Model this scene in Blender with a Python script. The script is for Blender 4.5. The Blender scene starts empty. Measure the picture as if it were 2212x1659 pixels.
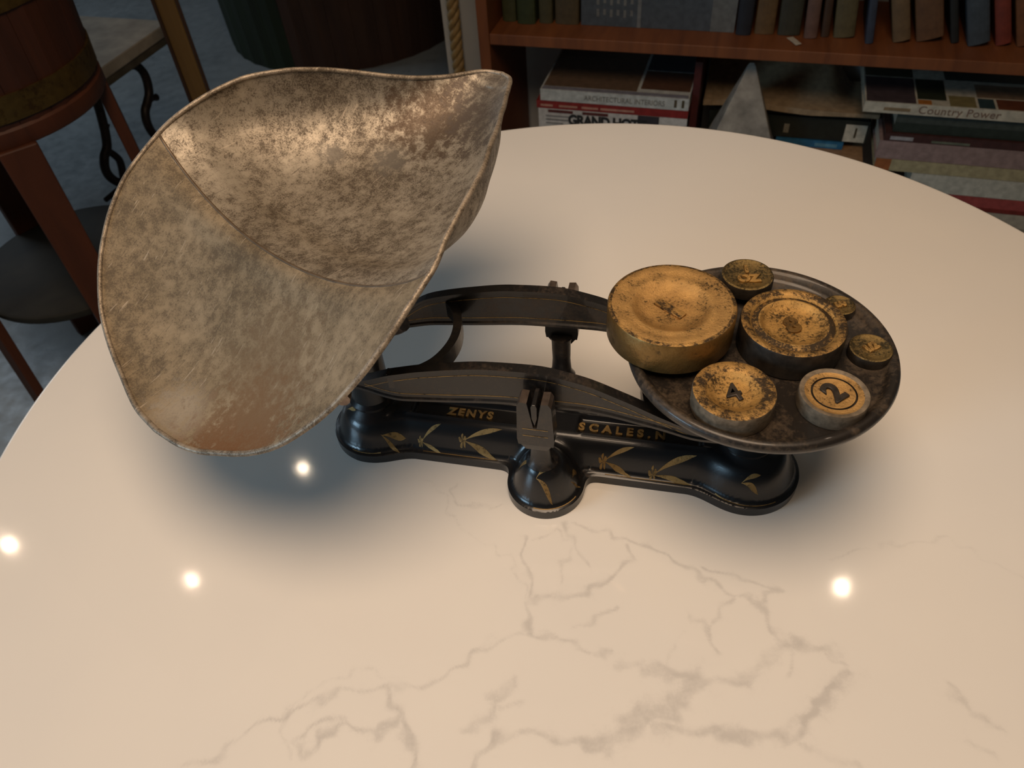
import bpy, bmesh, math, random
import numpy as np
from mathutils import Vector, Matrix

S = bpy.context.scene
COL = S.collection
PI = math.pi
R = math.radians
random.seed(7)
rng = np.random.default_rng(7)
T = 0.74                      # height of the table top

# ------------------------------------------------------------------ camera, light, exposure
cam_d = bpy.data.cameras.new('camera')
cam = bpy.data.objects.new('camera', cam_d)
COL.objects.link(cam)
cam_d.sensor_width = 36.0
cam_d.lens = 1661.0 / 2212.0 * 36.0
cam_d.clip_start = 0.02
pt, rl = R(46), R(-5)
fw = Vector((0, math.cos(pt), -math.sin(pt)))
up0 = Vector((0, math.sin(pt), math.cos(pt)))
rt0 = Vector((1, 0, 0))
rt = rt0 * math.cos(rl) + up0 * math.sin(rl)
up = up0 * math.cos(rl) - rt0 * math.sin(rl)
m = Matrix((rt, up, -fw)).transposed().to_4x4()
m.translation = Vector((0, 0, T + 0.5))
cam.matrix_world = m
S.camera = cam
cam_d.dof.use_dof = True
cam_d.dof.focus_distance = 0.56
cam_d.dof.aperture_fstop = 14.0

S.view_settings.view_transform = 'Standard'
S.view_settings.look = 'None'
S.view_settings.gamma = 1.0
S.view_settings.use_curve_mapping = False
S.view_settings.exposure = 0.0

w = bpy.data.worlds.new('world')
S.world = w
w.use_nodes = True
bg = w.node_tree.nodes['Background']
bg.inputs[0].default_value = (0.35, 0.45, 0.6, 1)
bg.inputs[1].default_value = 0.02

def lamp(name, kind, loc, energy, col, size=0.05, target=None, spot=None, sx=None, sy=None, blend=0.6, shape='DISK'):
    d = bpy.data.lights.new(name, kind)
    d.energy = energy
    d.color = col
    if kind == 'AREA':
        d.shape = shape
        d.size = size
        if sy: d.size_y = sy
    else:
        d.shadow_soft_size = size
    if spot:
        d.spot_size = R(spot)
        d.spot_blend = blend
    o = bpy.data.objects.new(name, d)
    COL.objects.link(o)
    o.location = loc
    if target is not None:
        o.rotation_euler = (Vector(target) - Vector(loc)).to_track_quat('-Z', 'Y').to_euler()
    return o

WARM = (1.0, 0.80, 0.58)
CEIL = 2.5
# ceiling downlights of the room (their glints are the bright spots on the table)
for nm, x, y, e in (('downlight_a', -0.81, 1.83, 1.0), ('downlight_b', -1.13, 1.39, 1.0),
                    ('downlight_c', -1.83, 1.60, 1.5), ('downlight_d', 0.98, 1.16, 1.5)):
    lamp(nm, 'SPOT', (x, y, T + 1.75), e, WARM, 0.011, (x * 0.55, y * 0.45, T), 76, blend=0.7)
# shaded pendant lamp over the table
lamp('pendant_light', 'AREA', (-0.04, 0.13, T + 1.30), 15.0, (1.0, 0.745, 0.525), 0.84, (-0.02, 0.26, T))
# daylight from the window of the left wall
lamp('window_daylight', 'AREA', (-2.85, 3.1, 1.75), 11.5, (0.72, 0.86, 1.0), 1.4, (-0.9, 1.9, 0.2), shape='RECTANGLE', sy=1.1)

wl = lamp('cool_fill_near', 'AREA', (-2.95, -0.8, 1.6), 3.6, (0.48, 0.76, 1.0), 1.2, (-0.15, 0.15, T), shape='RECTANGLE', sy=1.0)  # added cool fill to lift the shadow under the scoop, not a known window
wl.data.spread = R(50)

# grey vein paths of the table top: (half width, strength, points on the table)
VEINS=[(0.0016,0.5,[(-0.0528,0.3788),(-0.0554,0.3666),(-0.0481,0.3567),(-0.0283,0.3516),(-0.0159,0.3533)]),(0.0015,0.4,[(-0.0758,0.3813),(-0.0605,0.3641),(-0.0605,0.352),(-0.0485,0.3333),(-0.0297,0.3174),(-0.0138,0.305),(-0.0077,0.2912),(-0.0022,0.273)]),(0.0022,0.6,[(-0.001,0.32),(-0.0033,0.3039),(0.0008,0.2827),(0.0021,0.2701)]),(0.0025,0.7,[(-0.0004,0.2679),(0.0222,0.2694),(0.0426,0.2712),(0.0551,0.28),(0.076,0.296),(0.0751,0.3041)]),(0.002,0.5,[(0.0059,0.3166),(0.0233,0.3245),(0.0364,0.3135),(0.0302,0.3006),(0.0222,0.2909),(0.0231,0.278)]),(0.002,0.6,[(0.0312,0.3308),(0.0361,0.3108),(0.0453,0.2912)]),(0.0022,0.6,[(0.036,0.3303),(0.0631,0.3177),(0.0914,0.3038),(0.1072,0.2903),(0.1223,0.2759),(0.1368,0.2621),(0.1585,0.2527),(0.1742,0.2609),(0.1465,0.2735),(0.124,0.2834)]),(0.0022,0.7,[(-0.0026,0.2681),(-0.0044,0.2446),(-0.0241,0.2418),(-0.0351,0.2361),(-0.0503,0.2264),(-0.0672,0.2172),(-0.0796,0.213),(-0.1005,0.2138),(-0.1257,0.216),(-0.1458,0.2095),(-0.1614,0.2027),(-0.1812,0.1984)]),(0.002,0.6,[(-0.0066,0.2437),(0.0147,0.2405),(0.0307,0.2301),(0.0489,0.224)]),(0.0025,0.6,[(0.0584,0.2575),(0.0419,0.2496),(0.0284,0.2462)]),(0.0025,0.6,[(0.1399,0.2569),(0.1251,0.2418),(0.1177,0.2288),(0.1192,0.2176)]),(0.003,0.6,[(0.1092,0.2479),(0.1172,0.2356)]),(0.0016,0.4,[(0.1041,0.2346),(0.0938,0.2265),(0.085,0.2143)]),(0.004,0.7,[(0.0562,0.2168),(0.078,0.2106),(0.097,0.2026),(0.117,0.2009),(0.135,0.1993),(0.1585,0.2162),(0.1686,0.2219),(0.1949,0.2129)]),(0.006,0.9,[(0.105,0.2019),(0.0908,0.1929),(0.0847,0.1835),(0.069,0.1849),(0.0556,0.1763),(0.0424,0.1679)]),(0.003,0.8,[(0.0424,0.1679),(0.0267,0.1674),(0.0117,0.1724),(-0.0055,0.1786),(-0.0274,0.1776),(-0.0376,0.169),(-0.0436,0.1622)]),(0.004,0.8,[(0.0708,0.1731),(0.0901,0.1715),(0.1271,0.1636),(0.1538,0.1623),(0.1676,0.1744),(0.1831,0.1849),(0.1924,0.1942),(0.201,0.1955)]),(0.003,0.8,[(-0.1005,0.2138),(-0.0893,0.1925),(-0.0828,0.1765),(-0.0795,0.1633)]),(0.0025,0.7,[(-0.0893,0.1945),(-0.107,0.1843),(-0.1237,0.1935),(-0.1413,0.1872),(-0.1479,0.1763),(-0.1567,0.1827),(-0.1501,0.1938),(-0.1261,0.1977)]),(0.0025,0.7,[(-0.1812,0.1984),(-0.1959,0.1898),(-0.2022,0.1808),(-0.2133,0.1771),(-0.2252,0.1771)]),(0.0035,0.6,[(-0.047,0.185),(-0.0349,0.1859),(-0.0303,0.1994),(-0.0153,0.2105)]),(0.003,0.5,[(-0.0264,0.1971),(-0.0142,0.196)]),(0.0025,0.6,[(0.1585,0.2527),(0.1588,0.2386),(0.1652,0.2244),(0.1707,0.2151),(0.1634,0.1988)]),(0.004,0.6,[(0.1559,0.1566),(0.1702,0.1482),(0.1848,0.1416)]),(0.003,0.6,[(0.2588,0.1843),(0.266,0.166),(0.281,0.1534)]),(0.003,0.5,[(0.2536,0.1521),(0.2667,0.1402)]),(0.0016,0.4,[(0.217,0.2819),(0.2556,0.2872),(0.3066,0.2887),(0.3424,0.2519)]),(0.002,0.5,[(0.1611,0.2248),(0.1819,0.2174),(0.2,0.2039)]),(0.002,0.4,[(-0.1697,0.2034),(-0.1451,0.222),(-0.1182,0.2282),(-0.0903,0.2192)]),(0.002,0.5,[(-0.1599,0.1773),(-0.168,0.1914),(-0.1614,0.2027)])]

# ------------------------------------------------------------------ materials
def newmat(name):
    mt = bpy.data.materials.new(name)
    mt.use_nodes = True
    nt = mt.node_tree
    b = nt.nodes['Principled BSDF']
    return mt, nt, b

def N(nt, t, **kw):
    n = nt.nodes.new(t)
    for k, v in kw.items():
        if k.startswith('i_'):
            key = k[2:]
            key = int(key) if key.isdigit() else key.replace('_', ' ')
            n.inputs[key].default_value = v
        else:
            setattr(n, k, v)
    return n

def noise(nt, scale, detail=4.0, rough=0.55, vec=None, dist=0.0):
    n = N(nt, 'ShaderNodeTexNoise', i_Scale=scale, i_Detail=detail, i_Roughness=rough, i_Distortion=dist)
    if vec is None:
        tc = N(nt, 'ShaderNodeTexCoord')
        nt.links.new(tc.outputs['Object'], n.inputs['Vector'])
    else:
        nt.links.new(vec, n.inputs['Vector'])
    return n

def ramp(nt, fac, stops, interp='LINEAR'):
    r = nt.nodes.new('ShaderNodeValToRGB')
    r.color_ramp.interpolation = interp
    el = r.color_ramp.elements
    while len(el) < len(stops): el.new(0.5)
    for e, (p, c) in zip(el, stops):
        e.position = p
        e.color = (c[0], c[1], c[2], 1) if not isinstance(c, (int, float)) else (c, c, c, 1)
    nt.links.new(fac, r.inputs[0])
    return r

def mixc(nt, fac, a, b, mode='MIX'):
    n = N(nt, 'ShaderNodeMix', data_type='RGBA', blend_type=mode)
    for sock, v in ((n.inputs[0], fac), (n.inputs[6], a), (n.inputs[7], b)):
        if isinstance(v, bpy.types.NodeSocket): nt.links.new(v, sock)
        elif isinstance(v, (int, float)): sock.default_value = v
        else: sock.default_value = (v[0], v[1], v[2], 1)
    return n.outputs[2]

def mth(nt, op, a, b=0.0, clamp=False):
    n = N(nt, 'ShaderNodeMath', operation=op, use_clamp=clamp)
    for i, v in enumerate((a, b)):
        if isinstance(v, bpy.types.NodeSocket): nt.links.new(v, n.inputs[i])
        else: n.inputs[i].default_value = v
    return n.outputs[0]

def bump(nt, b, h, strength, dist=0.001):
    n = N(nt, 'ShaderNodeBump', i_Strength=strength, i_Distance=dist)
    nt.links.new(h, n.inputs['Height'])
    nt.links.new(n.outputs[0], b.inputs['Normal'])

def plain(name, col, rough=0.6, metal=0.0, var=0.25, scale=30.0, bmp=0.0, coat=0.0):
    mt, nt, b = newmat(name)
    n = noise(nt, scale, 5)
    lo = [c * (1 - var) for c in col]
    hi = [min(1, c * (1 + var)) for c in col]
    r = ramp(nt, n.outputs[0], [(0.3, lo), (0.7, hi)])
    nt.links.new(r.outputs[0], b.inputs['Base Color'])
    b.inputs['Roughness'].default_value = rough
    b.inputs['Metallic'].default_value = metal
    b.inputs['Coat Weight'].default_value = coat
    if bmp: bump(nt, b, n.outputs[0], bmp)
    return mt

def wood(name, c1, c2, rough=0.5, scale=(3, 3, 40), bands=None, coat=0.0):
    mt, nt, b = newmat(name)
    tc = N(nt, 'ShaderNodeTexCoord')
    mp = N(nt, 'ShaderNodeMapping')
    mp.inputs['Scale'].default_value = scale
    nt.links.new(tc.outputs['Object'], mp.inputs[0])
    n = noise(nt, 1.0, 6, 0.6, mp.outputs[0], 0.6)
    r = ramp(nt, n.outputs[0], [(0.3, c1), (0.7, c2)])
    nt.links.new(r.outputs[0], b.inputs['Base Color'])
    b.inputs['Roughness'].default_value = rough
    b.inputs['Coat Weight'].default_value = coat
    bump(nt, b, n.outputs[0], 0.15, 0.002)
    return mt

def mat_table():
    mt, nt, b = newmat('marble_laminate')
    at = N(nt, 'ShaderNodeAttribute', attribute_name='vein')
    n1 = noise(nt, 150, 6, 0.75)
    n2 = noise(nt, 420, 3, 0.6)
    s = mth(nt, 'ADD', mth(nt, 'MULTIPLY', mth(nt, 'SUBTRACT', n1.outputs[0], 0.5), 2.6), at.outputs['Fac'])
    s = mth(nt, 'ADD', s, mth(nt, 'MULTIPLY', mth(nt, 'SUBTRACT', n2.outputs[0], 0.5), 0.5))
    rr = ramp(nt, s, [(0.25, 0.0), (0.75, 1.0)])
    fac = mth(nt, 'MULTIPLY', mth(nt, 'ADD', mth(nt, 'MULTIPLY', rr.outputs[0], 0.55), mth(nt, 'MULTIPLY', at.outputs['Fac'], 0.35)), mth(nt, 'MULTIPLY', at.outputs['Fac'], 1.05, True), True)
    n3 = noise(nt, 34, 4, 0.7)
    brk = ramp(nt, n3.outputs[0], [(0.36, 0.25), (0.58, 1.0)]).outputs[0]
    fac = mth(nt, 'MULTIPLY', fac, brk)
    nb = noise(nt, 6, 3)
    base = ramp(nt, nb.outputs[0], [(0.3, (0.80, 0.765, 0.715)), (0.7, (0.83, 0.79, 0.73))])
    c = mixc(nt, fac, base.outputs[0], (0.60, 0.57, 0.535))
    nt.links.new(c, b.inputs['Base Color'])
    nr = noise(nt, 900, 2)
    rr2 = ramp(nt, nr.outputs[0], [(0.3, 0.05), (0.7, 0.075)])
    nt.links.new(rr2.outputs[0], b.inputs['Roughness'])
    b.inputs['IOR'].default_value = 1.5
    bump(nt, b, nr.outputs[0], 0.012, 0.0005)
    return mt

def spot_mask(nt, pos, centre, radius, nz=None, soft=0.5):
    v = N(nt, 'ShaderNodeVectorMath', operation='DISTANCE')
    nt.links.new(pos, v.inputs[0])
    v.inputs[1].default_value = centre
    d = mth(nt, 'DIVIDE', v.outputs['Value'], radius)
    if nz is not None:
        nz = ramp(nt, nz, [(0.36, 0.0), (0.64, 1.0)]).outputs[0]
        d = mth(nt, 'ADD', d, mth(nt, 'MULTIPLY', mth(nt, 'SUBTRACT', nz, 0.5), 0.9))
    return ramp(nt, d, [(1.0 - soft, 1.0), (1.0, 0.0)]).outputs[0]

def mat_tin(name, spots=(), lo=(0.25, 0.20, 0.14), hi=(0.46, 0.385, 0.30), speck=0.75, rough=(0.66, 0.44), metal=0.45):
    mt, nt, b = newmat(name)
    tc = N(nt, 'ShaderNodeTexCoord')
    pos = tc.outputs['Object']
    big = noise(nt, 16, 5, 0.65, pos)
    mid = noise(nt, 130, 6, 0.75, pos)
    fine = noise(nt, 800, 4, 0.8, pos, 0.6)
    base = ramp(nt, big.outputs[0], [(0.32, lo), (0.68, hi)]).outputs[0]
    m1 = ramp(nt, mid.outputs[0], [(0.38, 0.0), (0.60, 1.0)]).outputs[0]
    base = mixc(nt, m1, mixc(nt, 0.32, base, [c * 0.45 for c in lo]), base)
    comb = mth(nt, 'ADD', mth(nt, 'MULTIPLY', fine.outputs[0], 0.5), mth(nt, 'ADD', mth(nt, 'MULTIPLY', mid.outputs[0], 0.3), mth(nt, 'MULTIPLY', big.outputs[0], 0.2)))
    m2 = ramp(nt, comb, [(0.44, 1.0), (0.51, 0.0)]).outputs[0]
    base = mixc(nt, mth(nt, 'MULTIPLY', m2, speck), base, (0.075, 0.055, 0.038))
    for k, (rz, sc) in enumerate(((0.5, 1.0), (1.3, 0.8), (2.3, 1.2))):
        mp = N(nt, 'ShaderNodeMapping')
        mp.inputs['Rotation'].default_value = (0.2 * k, 0.1, rz)
        mp.inputs['Scale'].default_value = (40 * sc, 800 * sc, 80)
        nt.links.new(pos, mp.inputs[0])
        sn = noise(nt, 1.0, 2, 0.5, mp.outputs[0], 0.4)
        sm = ramp(nt, sn.outputs[0], [(0.68, 0.0), (0.72, 1.0)]).outputs[0]
        base = mixc(nt, mth(nt, 'MULTIPLY', sm, 0.5), base, (0.09, 0.07, 0.05) if k != 1 else (0.52, 0.44, 0.34))
    for (c, rad, col, st) in spots:
        sm = spot_mask(nt, pos, c, rad, mid.outputs[0], 0.6)
        base = mixc(nt, mth(nt, 'MULTIPLY', sm, st), base, col)
    nt.links.new(base, b.inputs['Base Color'])
    b.inputs['Metallic'].default_value = metal
    rr = ramp(nt, comb, [(0.40, rough[0]), (0.6, rough[1])])
    nt.links.new(rr.outputs[0], b.inputs['Roughness'])
    bump(nt, b, comb, 0.15, 0.0012)
    return mt

def mat_iron(name, worn=0.25, col=(0.010, 0.010, 0.011), rough=0.30, brown=(0.06, 0.035, 0.02)):
    mt, nt, b = newmat(name)
    n = noise(nt, 40, 6, 0.65)
    n2 = noise(nt, 330, 4, 0.7)
    f = ramp(nt, mth(nt, 'ADD', mth(nt, 'MULTIPLY', n.outputs[0], 0.6), mth(nt, 'MULTIPLY', n2.outputs[0], 0.4)),
             [(0.62 - worn * 0.4, 0.0), (0.74 - worn * 0.3, 1.0)]).outputs[0]
    c = mixc(nt, f, col, brown)
    nt.links.new(c, b.inputs['Base Color'])
    b.inputs['Metallic'].default_value = 0.15
    rr = ramp(nt, f, [(0.0, rough), (1.0, rough + 0.25)])
    nt.links.new(rr.outputs[0], b.inputs['Roughness'])
    b.inputs['Coat Weight'].default_value = 0.25
    bump(nt, b, n2.outputs[0], 0.10, 0.0008)
    return mt

def mat_gilt(name, wear=0.4, col=(0.50, 0.27, 0.055), dark=(0.06, 0.038, 0.016), scale=560):
    mt, nt, b = newmat(name)
    n = noise(nt, scale, 5, 0.8)
    n2 = noise(nt, 70, 4, 0.6)
    s = mth(nt, 'ADD', mth(nt, 'MULTIPLY', n.outputs[0], 0.6), mth(nt, 'MULTIPLY', n2.outputs[0], 0.4))
    lo = 0.34 + 0.22 * wear
    f = ramp(nt, s, [(lo - 0.04, 0.0), (lo + 0.05, 1.0)]).outputs[0]
    hi = ramp(nt, n2.outputs[0], [(0.3, [x * 0.72 for x in col]), (0.7, [min(1, x * 1.15) for x in col])]).outputs[0]
    c = mixc(nt, f, dark, hi)
    nt.links.new(c, b.inputs['Base Color'])
    b.inputs['Metallic'].default_value = 0.65
    rr = ramp(nt, f, [(0.0, 0.60), (1.0, 0.36)])
    nt.links.new(rr.outputs[0], b.inputs['Roughness'])
    bump(nt, b, s, 0.6, 0.0018)
    return mt

def mat_floor():
    mt, nt, b = newmat('painted_floor')
    n = noise(nt, 3, 6, 0.6)
    n2 = noise(nt, 26, 5, 0.6)
    r = ramp(nt, mth(nt, 'ADD', mth(nt, 'MULTIPLY', n.outputs[0], 0.6), mth(nt, 'MULTIPLY', n2.outputs[0], 0.4)),
             [(0.35, (0.20, 0.23, 0.245)), (0.62, (0.31, 0.345, 0.36))])
    nt.links.new(r.outputs[0], b.inputs['Base Color'])
    rr = ramp(nt, n2.outputs[0], [(0.3, 0.25), (0.7, 0.5)])
    nt.links.new(rr.outputs[0], b.inputs['Roughness'])
    bump(nt, b, n2.outputs[0], 0.2, 0.004)
    return mt

M = {}
M['table'] = mat_table()
M['edge'] = plain('table_edge_white', (0.78, 0.75, 0.70), 0.3, var=0.03)
M['white_metal'] = plain('white_enamel', (0.75, 0.73, 0.70), 0.3, var=0.04)
M['iron'] = mat_iron('black_japanned_iron', 0.08)
M['iron_worn'] = mat_iron('worn_black_iron', 0.30, (0.013, 0.012, 0.012), 0.34, (0.05, 0.036, 0.026))
M['steel'] = plain('dull_steel', (0.22, 0.17, 0.14), 0.35, 0.85, 0.3, 160, 0.1)
M['gold_paint'] = mat_gilt('old_gold_paint', 0.34, (0.32, 0.20, 0.07), (0.05, 0.035, 0.018), 420)
M['gold_line'] = mat_gilt('gold_pinstripe', 0.42, (0.40, 0.26, 0.09), (0.03, 0.022, 0.015), 300)
M['gilt_full'] = mat_gilt('gilded_iron', 0.30, (0.56, 0.33, 0.115))
M['gilt_worn'] = mat_gilt('worn_gilded_iron', 0.45, (0.54, 0.32, 0.10))
M['gilt_bare'] = mat_gilt('thinly_gilded_iron', 0.62, (0.46, 0.275, 0.085))
M['gilt_dull'] = mat_gilt('dull_brassy_iron', 0.60, (0.24, 0.165, 0.06), (0.045, 0.036, 0.018))
M['bare_iron'] = plain('bare_grey_iron', (0.185, 0.145, 0.10), 0.55, 0.3, 0.4, 220, 0.3)
M['dark_iron'] = plain('dark_iron_side', (0.035, 0.027, 0.02), 0.5, 0.35, 0.5, 160, 0.3)
M['gilt_edge'] = mat_gilt('rubbed_gilt_edge', 0.95, (0.46, 0.275, 0.09), (0.055, 0.038, 0.022), 420)
M['gilt_mid'] = mat_gilt('half_worn_gilt', 0.70, (0.48, 0.28, 0.09), (0.05, 0.033, 0.018), 320)
M['side_gilt'] = mat_gilt('gilded_side', 0.25, (0.30, 0.175, 0.055), (0.10, 0.06, 0.025), 90)
M['redwood'] = wood('red_brown_wood', (0.13, 0.040, 0.013), (0.23, 0.075, 0.022), 0.5, (30, 3, 3))
M['darkwood'] = wood('dark_brown_wood', (0.032, 0.014, 0.008), (0.060, 0.027, 0.014), 0.7, (20, 20, 2))
M['bucketwood'] = wood('bucket_red_wood', (0.030, 0.009, 0.004), (0.075, 0.021, 0.008), 0.5, (22, 22, 2))
M['legwood'] = wood('leg_red_wood', (0.060, 0.016, 0.005), (0.100, 0.027, 0.008), 0.55, (30, 30, 3))
M['brasshoop'] = mat_gilt('tarnished_brass_hoop', 0.35, (0.13, 0.082, 0.022), (0.06, 0.032, 0.010), 20)
M['green'] = wood('dark_green_paint', (0.006, 0.012, 0.005), (0.012, 0.026, 0.008), 0.8, (20, 20, 2))
M['slate'] = plain('weathered_slab', (0.33, 0.29, 0.23), 0.7, 0, 0.25, 18, 0.2)
M['slabedge'] = plain('slab_edge', (0.075, 0.062, 0.04), 0.7, 0, 0.3, 25, 0.2)
M['wrought'] = plain('wrought_iron', (0.02, 0.014, 0.012), 0.5, 0.5, 0.3, 60, 0.2)
M['giltwood'] = wood('old_gilt_wood', (0.13, 0.075, 0.022), (0.23, 0.14, 0.045), 0.45, (25, 25, 2))
M['floor'] = mat_floor()
M['wall'] = plain('painted_wall', (0.46, 0.47, 0.46), 0.8, 0, 0.05, 6)
M['ceiling'] = plain('ceiling_paint', (0.7, 0.68, 0.64), 0.9, 0, 0.04, 6)
M['stone'] = plain('grey_stone', (0.29, 0.265, 0.225), 0.7, 0, 0.45, 22, 0.2)
M['pages'] = plain('paper_pages', (0.55, 0.49, 0.38), 0.8, 0, 0.12, 120)
M['glass'] = plain('window_pane', (0.6, 0.7, 0.8), 0.1, 0, 0.05, 3)
_bm = {}
def bookmat(col, rough=0.55):
    k = (tuple(round(c, 3) for c in col), rough)
    if k not in _bm:
        _bm[k] = plain('book_cloth', col, rough, 0, 0.22, 70, 0.1)
    return _bm[k]

# ------------------------------------------------------------------ geometry helpers
def mesh(name, v, f, mat, parent=None, smooth=True, mats=None, mi=None, loc=None):
    me = bpy.data.meshes.new(name)
    me.from_pydata([tuple(map(float, p)) for p in v], [], [tuple(map(int, q)) for q in f])
    for mm in (mats or [mat]): me.materials.append(mm)
    if mi is not None:
        me.polygons.foreach_set('material_index', np.array(mi, dtype=np.int32))
    me.polygons.foreach_set('use_smooth', np.full(len(me.polygons), bool(smooth)))
    me.update()
    bm = bmesh.new(); bm.from_mesh(me)
    bmesh.ops.recalc_face_normals(bm, faces=bm.faces)
    bm.to_mesh(me); bm.free()
    o = bpy.data.objects.new(name, me)
    COL.objects.link(o)
    if parent is not None: o.parent = parent
    if loc is not None: o.location = loc
    return o

def sharp(o, ang=35):
    o.data.set_sharp_from_angle(angle=R(ang))
    return o

def bevel(o, wd, seg=2, ang=40):
    md = o.modifiers.new('bevel', 'BEVEL')
    md.width = wd; md.segments = seg; md.limit_method = 'ANGLE'; md.angle_limit = R(ang)
    return o

class MB:
    """collects simple shapes into one mesh"""
    def __init__(s): s.v = []; s.f = []; s.mi = []
    def add(s, v, f, mi=0):
        n = len(s.v)
        s.v += [tuple(p) for p in v]
        s.f += [tuple(i + n for i in q) for q in f]
        s.mi += [mi] * len(f)
        return s
    def box(s, x0, x1, y0, y1, z0, z1, mi=0):
        v = [(x0, y0, z0), (x1, y0, z0), (x1, y1, z0), (x0, y1, z0), (x0, y0, z1), (x1, y0, z1), (x1, y1, z1), (x0, y1, z1)]
        f = [(0, 3, 2, 1), (4, 5, 6, 7), (0, 1, 5, 4), (1, 2, 6, 5), (2, 3, 7, 6), (3, 0, 4, 7)]
        return s.add(v, f, mi)
    def hexa(s, bot, top, mi=0):
        f = [(0, 3, 2, 1), (4, 5, 6, 7), (0, 1, 5, 4), (1, 2, 6, 5), (2, 3, 7, 6), (3, 0, 4, 7)]
        return s.add(list(bot) + list(top), f, mi)
    def lathe(s, prof, n=64, c=(0, 0, 0), mi=0, sx=1.0, sy=1.0):
        v = []; f = []
        for (r, z) in prof:
            for k in range(n):
                a = 2 * PI * k / n
                v.append((c[0] + r * sx * math.cos(a), c[1] + r * sy * math.sin(a), c[2] + z))
        for i in range(len(prof) - 1):
            for k in range(n):
                k2 = (k + 1) % n
                f.append((i * n + k, i * n + k2, (i + 1) * n + k2, (i + 1) * n + k))
        if prof[0][0] > 1e-6: f.append(tuple(reversed(range(n))))
        if prof[-1][0] > 1e-6: f.append(tuple((len(prof) - 1) * n + k for k in range(n)))
        return s.add(v, f, mi)
    def tube(s, pts, rad, n=10, mi=0, closed=False, flat=1.0):
        P = [Vector(p) for p in pts]
        L = len(P)
        rads = rad if hasattr(rad, '__len__') else [rad] * L
        v = []; f = []
        prev = None
        for i in range(L):
            if closed: t = P[(i + 1) % L] - P[i - 1]
            else: t = P[min(i + 1, L - 1)] - P[max(i - 1, 0)]
            t.normalize()
            if prev is None:
                a = Vector((0, 0, 1)) if abs(t.z) < 0.9 else Vector((1, 0, 0))
                nx = t.cross(a).normalized()
            else:
                nx = (prev - t * prev.dot(t)).normalized()
            prev = nx
            ny = t.cross(nx)
            for k in range(n):
                a = 2 * PI * k / n
                v.append(P[i] + nx * math.cos(a) * rads[i] + ny * math.sin(a) * rads[i] * flat)
        rng_ = L if closed else L - 1
        for i in range(rng_):
            j = (i + 1) % L
            for k in range(n):
                k2 = (k + 1) % n
                f.append((i * n + k, i * n + k2, j * n + k2, j * n + k))
        if not closed:
            f.append(tuple(reversed(range(n))))
            f.append(tuple((L - 1) * n + k for k in range(n)))
        return s.add(v, f, mi)
    def build(s, name, mat, parent=None, smooth=False, loc=None, sh=None):
        mats = mat if isinstance(mat, list) else [mat]
        o = mesh(name, s.v, s.f, mats[0], parent, smooth, mats, s.mi, loc)
        if smooth and sh: sharp(o, sh)
        return o

def smooth_path(pts, n=8):
    P = [Vector(p) for p in pts]
    out = []
    for i in range(len(P) - 1):
        p0 = P[max(i - 1, 0)]; p1 = P[i]; p2 = P[i + 1]; p3 = P[min(i + 2, len(P) - 1)]
        for k in range(n):
            t = k / n
            out.append(0.5 * ((2 * p1) + (p2 - p0) * t + (2 * p0 - 5 * p1 + 4 * p2 - p3) * t * t + (3 * p1 - p0 - 3 * p2 + p3) * t ** 3))
    out.append(P[-1])
    return out

def pchip(x, y):
    x = np.array(x, float); y = np.array(y, float)
    h = np.diff(x); d = np.diff(y) / h
    mm = np.zeros(len(x)); mm[0] = d[0]; mm[-1] = d[-1]
    for i in range(1, len(x) - 1):
        if d[i - 1] * d[i] > 0:
            w1 = 2 * h[i] + h[i - 1]; w2 = h[i] + 2 * h[i - 1]
            mm[i] = (w1 + w2) / (w1 / d[i - 1] + w2 / d[i])
    def fn(q):
        q = np.atleast_1d(np.asarray(q, float))
        i = np.clip(np.searchsorted(x, q) - 1, 0, len(x) - 2)
        t = (q - x[i]) / h[i]
        return ((2 * t ** 3 - 3 * t ** 2 + 1) * y[i] + (t ** 3 - 2 * t ** 2 + t) * h[i] * mm[i]
                + (-2 * t ** 3 + 3 * t ** 2) * y[i + 1] + (t ** 3 - t ** 2) * h[i] * mm[i + 1])
    return fn

def thing(name, label, cat, loc=(0, 0, 0), rz=0.0, group=None):
    o = bpy.data.objects.new(name, None)
    o.empty_display_size = 0.05
    COL.objects.link(o)
    o.location = loc
    o.rotation_euler = (0, 0, rz)
    tag(o, label, cat, group)
    return o

def tag(o, label, cat, group=None):
    o['label'] = label; o['category'] = cat
    if group: o['group'] = group
    return o

def struct(o):
    o['kind'] = 'structure'
    return o

def text(name, body, size, extrude, mat, parent, loc, rot, bev=0.0, squash=1.0, spacing=1.0, offset=0.0):
    cu = bpy.data.curves.new(name, 'FONT')
    cu.body = body; cu.size = size; cu.extrude = extrude
    cu.bevel_depth = bev; cu.bevel_resolution = 1
    cu.align_x = 'CENTER'; cu.align_y = 'CENTER'
    cu.space_character = spacing
    cu.offset = offset
    cu.resolution_u = 4
    tmp = bpy.data.objects.new(name, cu)
    COL.objects.link(tmp)
    dg = bpy.context.evaluated_depsgraph_get()
    me = bpy.data.meshes.new_from_object(tmp.evaluated_get(dg))
    COL.objects.unlink(tmp); bpy.data.objects.remove(tmp)
    me.name = name
    me.materials.clear(); me.materials.append(mat)
    o = bpy.data.objects.new(name, me)
    COL.objects.link(o)
    o.parent = parent; o.location = loc; o.rotation_euler = rot
    o.scale = (1, squash, 1)
    return o

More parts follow.
